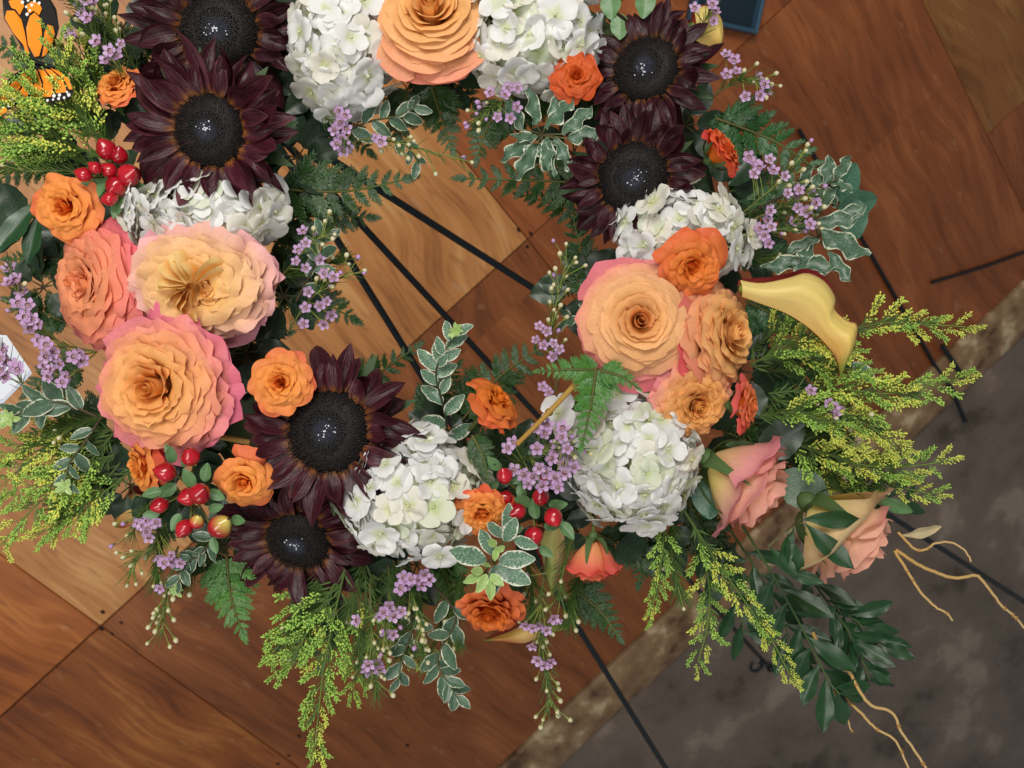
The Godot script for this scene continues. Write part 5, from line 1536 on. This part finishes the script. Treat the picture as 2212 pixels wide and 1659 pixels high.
func place_small() -> void:
	waxflower("waxflower with a cluster of lilac blooms at the upper rim of the hole, left side", V([690, 250, 735, 275, 745, 310]), 0.63, 0.61, V([730, 240, 745, 250, 735, 265, 722, 280, 748, 278, 738, 298, 750, 318, 728, 310, 742, 325]), 28, 3, 1)
	waxflower("waxflower with bare tips reaching right across the upper hole", V([720, 320, 800, 300, 880, 315, 1000, 345]), 0.64, 0.62, V([812, 300, 822, 306]), 28, 12, 2, {"lilac": 0.1})
	waxflower("waxflower with open blooms and round buds under the top right hydrangea", V([1110, 200, 1075, 225, 1040, 250]), 0.62, 0.60, V([1060, 200, 1090, 206, 1075, 253, 1103, 254, 1115, 232, 1098, 190, 1118, 190]), 27, 14, 3, {"lilac": 0.6})
	waxflower("waxflower sprig at the left rim of the hole, upper branch", V([590, 620, 640, 560, 680, 520, 715, 500]), 0.635, 0.61, V([655, 500, 645, 540, 660, 525, 690, 560, 640, 565, 700, 590, 660, 580]), 26, 8, 4)
	waxflower("waxflower sprig at the left rim of the hole, lower branch", V([620, 720, 660, 660, 700, 620, 760, 590]), 0.635, 0.61, V([665, 630, 720, 600, 705, 650, 690, 660, 660, 665, 715, 680, 700, 700, 655, 700]), 26, 12, 5)
	waxflower("long chain of lilac waxflowers at the left edge beside the coral rose", V([210, 760, 130, 740, 70, 690, 30, 610, 20, 570]), 0.63, 0.605, V([20, 580, 35, 605, 20, 610, 48, 630, 40, 655, 60, 660, 55, 685, 70, 690, 66, 710, 85, 700, 85, 735, 100, 745, 100, 770, 118, 760, 112, 798, 130, 785, 135, 825, 105, 812, 160, 770, 175, 765, 180, 780, 145, 815, 96, 790]), 32, 3, 6, {"needles": 60})
	waxflower("waxflower cluster cut by the left edge of the frame", V([60, 850, 30, 800, 0, 760, -30, 740]), 0.62, 0.605, V([8, 755, 15, 780, 34, 790, 0, 800, 12, 815, 38, 798, 2, 775]), 32, 0, 7)
	waxflower("upright waxflower covered in cream buds at the right rim of the hole", V([1200, 900, 1200, 800, 1190, 720, 1205, 640, 1225, 560]), 0.64, 0.615, V([1165, 705, 1182, 715, 1158, 735, 1174, 745, 1195, 742, 1208, 755, 1195, 770, 1172, 836, 1186, 848]), 24, 22, 8, {"lilac": 0.15, "needles": 50})
	waxflower("dense waxflower cluster in front of the lower right hydrangea", V([1120, 1000, 1160, 980, 1210, 960, 1250, 970]), 0.60, 0.578, V([1108, 955, 1096, 968, 1160, 925, 1182, 918, 1178, 937, 1160, 968, 1215, 925, 1212, 945, 1225, 968, 1200, 975, 1232, 985, 1190, 990, 1215, 1000, 1240, 1008, 1165, 1010, 1150, 1030, 1130, 1025, 1178, 1018, 1200, 1030, 1170, 1048, 1220, 1020, 1110, 1015, 1140, 1045, 1185, 1045, 1205, 1052]), 31, 12, 9, {"front": 1.6, "lilac": 0.4})
	waxflower("waxflower hanging at the lower left below the burgundy calla tip", V([350, 1120, 330, 1180, 300, 1200, 285, 1235]), 0.635, 0.62, V([318, 1125, 308, 1135, 332, 1130, 322, 1160, 345, 1205, 355, 1215, 372, 1212, 390, 1215]), 27, 7, 10, {"lilac": 0.0})
	waxflower("long waxflower tip hanging down over the panel joint at the lower left", V([385, 1180, 372, 1240, 358, 1300, 350, 1365]), 0.635, 0.615, V([346, 1270, 372, 1200]), 24, 16, 11, {"lilac": 0.0})
	waxflower("waxflower under the bottom centre hydrangea", V([860, 1210, 880, 1260, 900, 1310, 910, 1370]), 0.63, 0.605, V([872, 1246, 880, 1262, 866, 1270, 888, 1250, 916, 1240, 925, 1252, 910, 1262, 902, 1252]), 30, 14, 12, {"lilac": 0.1})
	waxflower("waxflower left of the one under the bottom centre hydrangea", V([840, 1220, 840, 1280, 835, 1330, 830, 1380]), 0.635, 0.61, V([840, 1310, 820, 1330, 828, 1322, 850, 1330, 868, 1320, 848, 1370, 836, 1368, 772, 1340]), 28, 10, 13, {"lilac": 0.3})
	waxflower("waxflower hanging lowest at the bottom centre beside the goldenrod", V([800, 1260, 800, 1340, 805, 1420, 815, 1500]), 0.64, 0.615, V([795, 1435, 805, 1445, 815, 1430, 795, 1450, 820, 1445]), 30, 10, 14, {"needles": 80, "lilac": 0.0})
	waxflower("waxflower hanging right of the lowest orange rose", V([1180, 1200, 1170, 1290, 1170, 1380, 1180, 1450, 1188, 1525]), 0.625, 0.605, V([1150, 1355, 1165, 1350, 1180, 1360, 1150, 1395, 1195, 1335, 1162, 1425, 1175, 1435, 1188, 1430, 1135, 1350]), 27, 18, 15, {"needles": 120, "lilac": 0.0, "nod": 1.3, "front": 0.4})
	waxflower("waxflower with needle leaves beside the green and pink calla lily", V([1240, 1150, 1225, 1200, 1215, 1240, 1210, 1290]), 0.63, 0.61, V([1138, 1245, 1205, 1340]), 24, 4, 16, {"needles": 90, "lilac": 0.0})
	waxflower("waxflower at the top right, reaching past the darkest sunflower", V([1540, 210, 1580, 180, 1610, 170, 1650, 180]), 0.645, 0.625, V([1568, 118, 1585, 130, 1590, 155, 1570, 162, 1637, 168, 1650, 182, 1640, 205, 1655, 195, 1610, 208]), 27, 8, 17, {"lilac": 0.0})
	waxflower("waxflower at the top right corner of the wreath beside the calla lily", V([1500, 90, 1520, 50, 1540, 10, 1550, -30]), 0.64, 0.62, V([1545, 25, 1540, 45, 1538, 10, 1500, 18]), 26, 2, 18)
	waxflower("waxflower sprig at the right, upper branch", V([1580, 480, 1640, 430, 1690, 390, 1720, 350]), 0.63, 0.61, V([1618, 340, 1630, 355, 1640, 362, 1662, 345, 1670, 370, 1628, 375, 1694, 380]), 28, 8, 19, {"lilac": 0.2})
	waxflower("waxflower sprig at the right, middle branch", V([1580, 490, 1660, 460, 1720, 430, 1760, 420]), 0.632, 0.612, V([1700, 418, 1720, 425, 1725, 410, 1755, 420, 1760, 438, 1722, 448, 1740, 455]), 27, 6, 20, {"lilac": 0.2})
	waxflower("waxflower sprig at the right, lower branch", V([1580, 510, 1650, 500, 1710, 490, 1750, 480]), 0.632, 0.61, V([1662, 455, 1656, 478, 1665, 490, 1632, 505, 1650, 508, 1645, 520, 1715, 482, 1748, 485, 1660, 525, 1640, 495]), 28, 12, 21, {"lilac": 0.2})
	waxflower("waxflower at the top left above the butterfly side goldenrod", V([280, 180, 230, 110, 190, 50, 180, -10]), 0.635, 0.615, V([175, 8, 190, 2, 178, 30, 190, 40, 145, 70, 160, 78, 210, 90, 238, 110, 250, 118, 230, 130, 195, 35, 200, 5]), 30, 10, 22, {"needles": 110, "lilac": 0.0})
	waxflower("waxflower needles at the left edge under the goldenrod", V([230, 400, 150, 370, 60, 370, -20, 360]), 0.64, 0.63, [], 26, 6, 31, {"needles": 130, "lilac": 0.0})
	waxflower("waxflower needles at the upper left beside the berries", V([250, 330, 200, 250, 160, 200, 120, 170]), 0.65, 0.635, [], 26, 8, 32, {"needles": 130, "lilac": 0.0})
	waxflower("waxflower needles under the bottom sunflower beside the goldenrod", V([790, 1200, 770, 1270, 750, 1330, 730, 1390]), 0.65, 0.64, [], 26, 4, 33, {"needles": 150, "lilac": 0.0})
	waxflower("waxflower needles at the right under the variegated leaves", V([1590, 540, 1650, 560, 1720, 560]), 0.65, 0.64, [], 26, 4, 34, {"needles": 130, "lilac": 0.0})
	for e in [["over the left bottom goldenrod", 720, 1240, 660, 1400], ["right of the longest goldenrod", 770, 1250, 790, 1450], ["in the middle of the bottom fringe", 910, 1230, 920, 1430], ["left of the lowest orange rose", 1000, 1240, 985, 1390], ["under the upside down coral rose", 1260, 1230, 1230, 1340], ["under the lower left berries", 360, 1130, 340, 1260], ["at the lower left beside the long goldenrod", 230, 1020, 130, 1100], ["at the left under the pink-rimmed rose", 230, 900, 110, 930], ["at the far right under the goldenrod tips", 1760, 960, 1920, 1000], ["at the right beside the far half open rose", 1720, 1020, 1880, 1060], ["at the lower right under the hanging goldenrod", 1450, 1120, 1470, 1290]]:
		waxflower("spray of thin needle leaves " + e[0], V([e[1], e[2], lerpf(e[1], e[3], 0.5) - 8, lerpf(e[2], e[4], 0.5), e[3], e[4]]), 0.65, 0.632, [], 26, 3, int(e[1]) + int(e[2]) + 7, {"needles": 190, "lilac": 0.0})
	for e in [["under the bottom centre hydrangea, middle", 850, 1210, 870, 1420], ["under the bottom centre hydrangea, right", 960, 1210, 950, 1380], ["between the two bottom orange roses", 1130, 1180, 1150, 1330], ["at the right beside the coral rose", 1650, 880, 1830, 860], ["at the right above the half open rose", 1650, 930, 1820, 960], ["at the right under the upper goldenrod", 1640, 800, 1810, 800], ["at the right behind the lilac blooms", 1570, 470, 1750, 450], ["at the top left corner", 260, 120, 150, -10], ["left of the lowest sunflower", 440, 1160, 400, 1260], ["left of the bottom goldenrod", 700, 1220, 640, 1350], ["over the left rim of the hole", 600, 600, 740, 560], ["at the lower left behind the long goldenrod", 240, 960, 90, 1020]]:
		waxflower("spray of thin needle leaves " + e[0], V([e[1], e[2], lerpf(e[1], e[3], 0.5) + 8, lerpf(e[2], e[4], 0.5), e[3], e[4]]), 0.655, 0.64, [], 26, 3, int(e[1]) + int(e[2]), {"needles": 170, "lilac": 0.0})
	waxflower("waxflower with white buds behind the top left sunflower", V([300, 160, 270, 110, 240, 60, 220, 10]), 0.65, 0.635, V([262, 95]), 26, 18, 23, {"needles": 90, "lilac": 0.0})
	waxflower("faded waxflower among the goldenrod at the right", V([1680, 900, 1760, 890, 1830, 895]), 0.63, 0.61, V([1750, 845, 1800, 880, 1790, 870, 1805, 895, 1812, 885]), 26, 4, 24, {"lilac": 0.0})
	waxflower("waxflower behind the orange rose on the lower left berries", V([330, 1080, 300, 1120, 290, 1150]), 0.64, 0.63, V([300, 1130, 316, 1150, 338, 1128]), 26, 4, 25)
	hypericum("red berry sprig under the upper left sunflower", Vector3(240, 372, 0.625), [[228, 322, 20, 110, 0.9], [258, 335, 18, 70, 0.9], [180, 377, 18, 160, 0.8], [235, 368, 18, 150, 0.8], [280, 378, 23, 20, 0.9], [250, 403, 22, 250, 1.0], [205, 362, 14, 140, 0.5], [236, 430, 16, 200, 0.4]], [[232, 384, 46, 250], [250, 380, 40, 300], [285, 400, 46, 330], [215, 390, 36, 200], [262, 352, 30, 60], [262, 425, 50, 260]], 1)
	hypericum("red berry sprig at the lower left beside two orange roses", Vector3(410, 1060, 0.602), [[411, 986, 22, 90, 0.9], [356, 1020, 21, 160, 0.8], [406, 1074, 22, 190, 0.9], [432, 1066, 22, 40, 0.9], [344, 1092, 19, 200, 0.8], [398, 1142, 19, 240, 0.6], [425, 1127, 15, 60, 0.6, 1], [476, 1137, 25, 40, 0.5, 1]], [[372, 1000, 40, 85], [378, 990, 36, 130], [392, 1006, 40, 40], [420, 1050, 44, 120], [440, 1040, 42, 70], [380, 1045, 48, 215], [350, 1060, 40, 190], [450, 1060, 40, 330], [500, 1120, 38, 350], [390, 1110, 40, 240], [450, 1100, 34, 10], [345, 1110, 34, 180], [460, 1160, 36, 280]], 2)
	hypericum("red berry sprig between the two lower hydrangeas", Vector3(1150, 1085, 0.606), [[1090, 1027, 17, 110, 0.7], [1180, 1038, 18, 80, 0.8], [1092, 1075, 17, 150, 0.7], [1168, 1073, 19, 100, 0.8], [1117, 1105, 19, 200, 0.8], [1196, 1118, 22, 300, 0.9], [1153, 1159, 20, 265, 1.0]], [[1080, 1015, 40, 130], [1076, 1040, 40, 220], [1100, 1040, 36, 20], [1145, 1090, 44, 150], [1150, 1100, 44, 60], [1130, 1080, 40, 100], [1160, 1120, 44, 110], [1175, 1140, 44, 20], [1185, 1090, 42, 0], [1210, 1130, 44, 320], [1130, 1140, 40, 190], [1165, 1180, 36, 320], [1100, 1090, 38, 260], [1150, 1050, 40, 70]], 3)
	# sticks and twigs
	rng.seed = 5
	var o := thing("bare_stick", "bare yellow stick under the round peach rose", "stick", "", plain_at(1282, 778, 0.60))
	var m := MB.new()
	m.tube(smooth_path(rel(V([1284, 770, 1240, 826, 1190, 880, 1120, 950]), 0.606, 0.572), 6), 6.5 * 0.6 / F, 5.0 * 0.6 / F, 10, rgb(196, 160, 84), rgb(170, 130, 62))
	piece(o, "shaft", m.commit(), M.twig)
	m = MB.new()
	m.ball(C(1190, 880, 0.6) - C(1284, 770, 0.612), Basis.from_scale(Vector3(9, 9, 8) * 0.6 / F), 10, 6, rgb(170, 130, 66))
	piece(o, "stick_knot", m.commit(), M.twig)
	o = thing("bare_stick", "short bare stick between the big pink-rimmed rose and the wide sunflower", "stick", "", plain_at(440, 936, 0.64))
	m = MB.new()
	m.tube(rel(V([430, 930, 470, 938, 530, 950]), 0.64, 0.64), 7.0 * 0.64 / F, 6.0 * 0.64 / F, 8, rgb(186, 146, 80))
	piece(o, "shaft", m.commit(), M.twig)
	twig("thick pale willow twig crossing under the easel leg to the right edge", V([1935, 1188, 1975, 1215, 2010, 1232, 2060, 1248, 2105, 1243, 2118, 1250, 2150, 1290, 2165, 1310, 2190, 1330, 2225, 1372]), 0.62, 0.62, 4.2, 1)
	twig("forked willow twig below the far half open rose", V([1932, 1190, 1958, 1230, 1985, 1275, 2020, 1310, 2045, 1325, 2058, 1340]), 0.62, 0.60, 3.6, 2)
	twig("curved pale willow twig looping over the easel leg", V([1940, 1150, 1975, 1185, 2000, 1187, 2020, 1174, 2055, 1172, 2085, 1190, 2098, 1214]), 0.625, 0.61, 3.2, 3)
	twig("long willow twig running to the bottom edge at the right", V([1755, 1365, 1790, 1430, 1832, 1450, 1852, 1485, 1880, 1522, 1928, 1540, 1945, 1578, 1975, 1620, 2006, 1670]), 0.64, 0.61, 4.4, 4)
	twig("willow twig left of the long one at the bottom edge", V([1810, 1478, 1828, 1510, 1860, 1540, 1890, 1572, 1935, 1602, 1966, 1670]), 0.64, 0.615, 3.8, 5)
	twig("short curled willow twig below the lowest ruscus leaf", V([1800, 1490, 1826, 1530, 1834, 1565, 1842, 1582]), 0.645, 0.635, 2.6, 6)
	twig("tiny willow twig left of the lowest ruscus leaf", V([1738, 1455, 1744, 1480, 1752, 1502]), 0.645, 0.64, 2.4, 7)
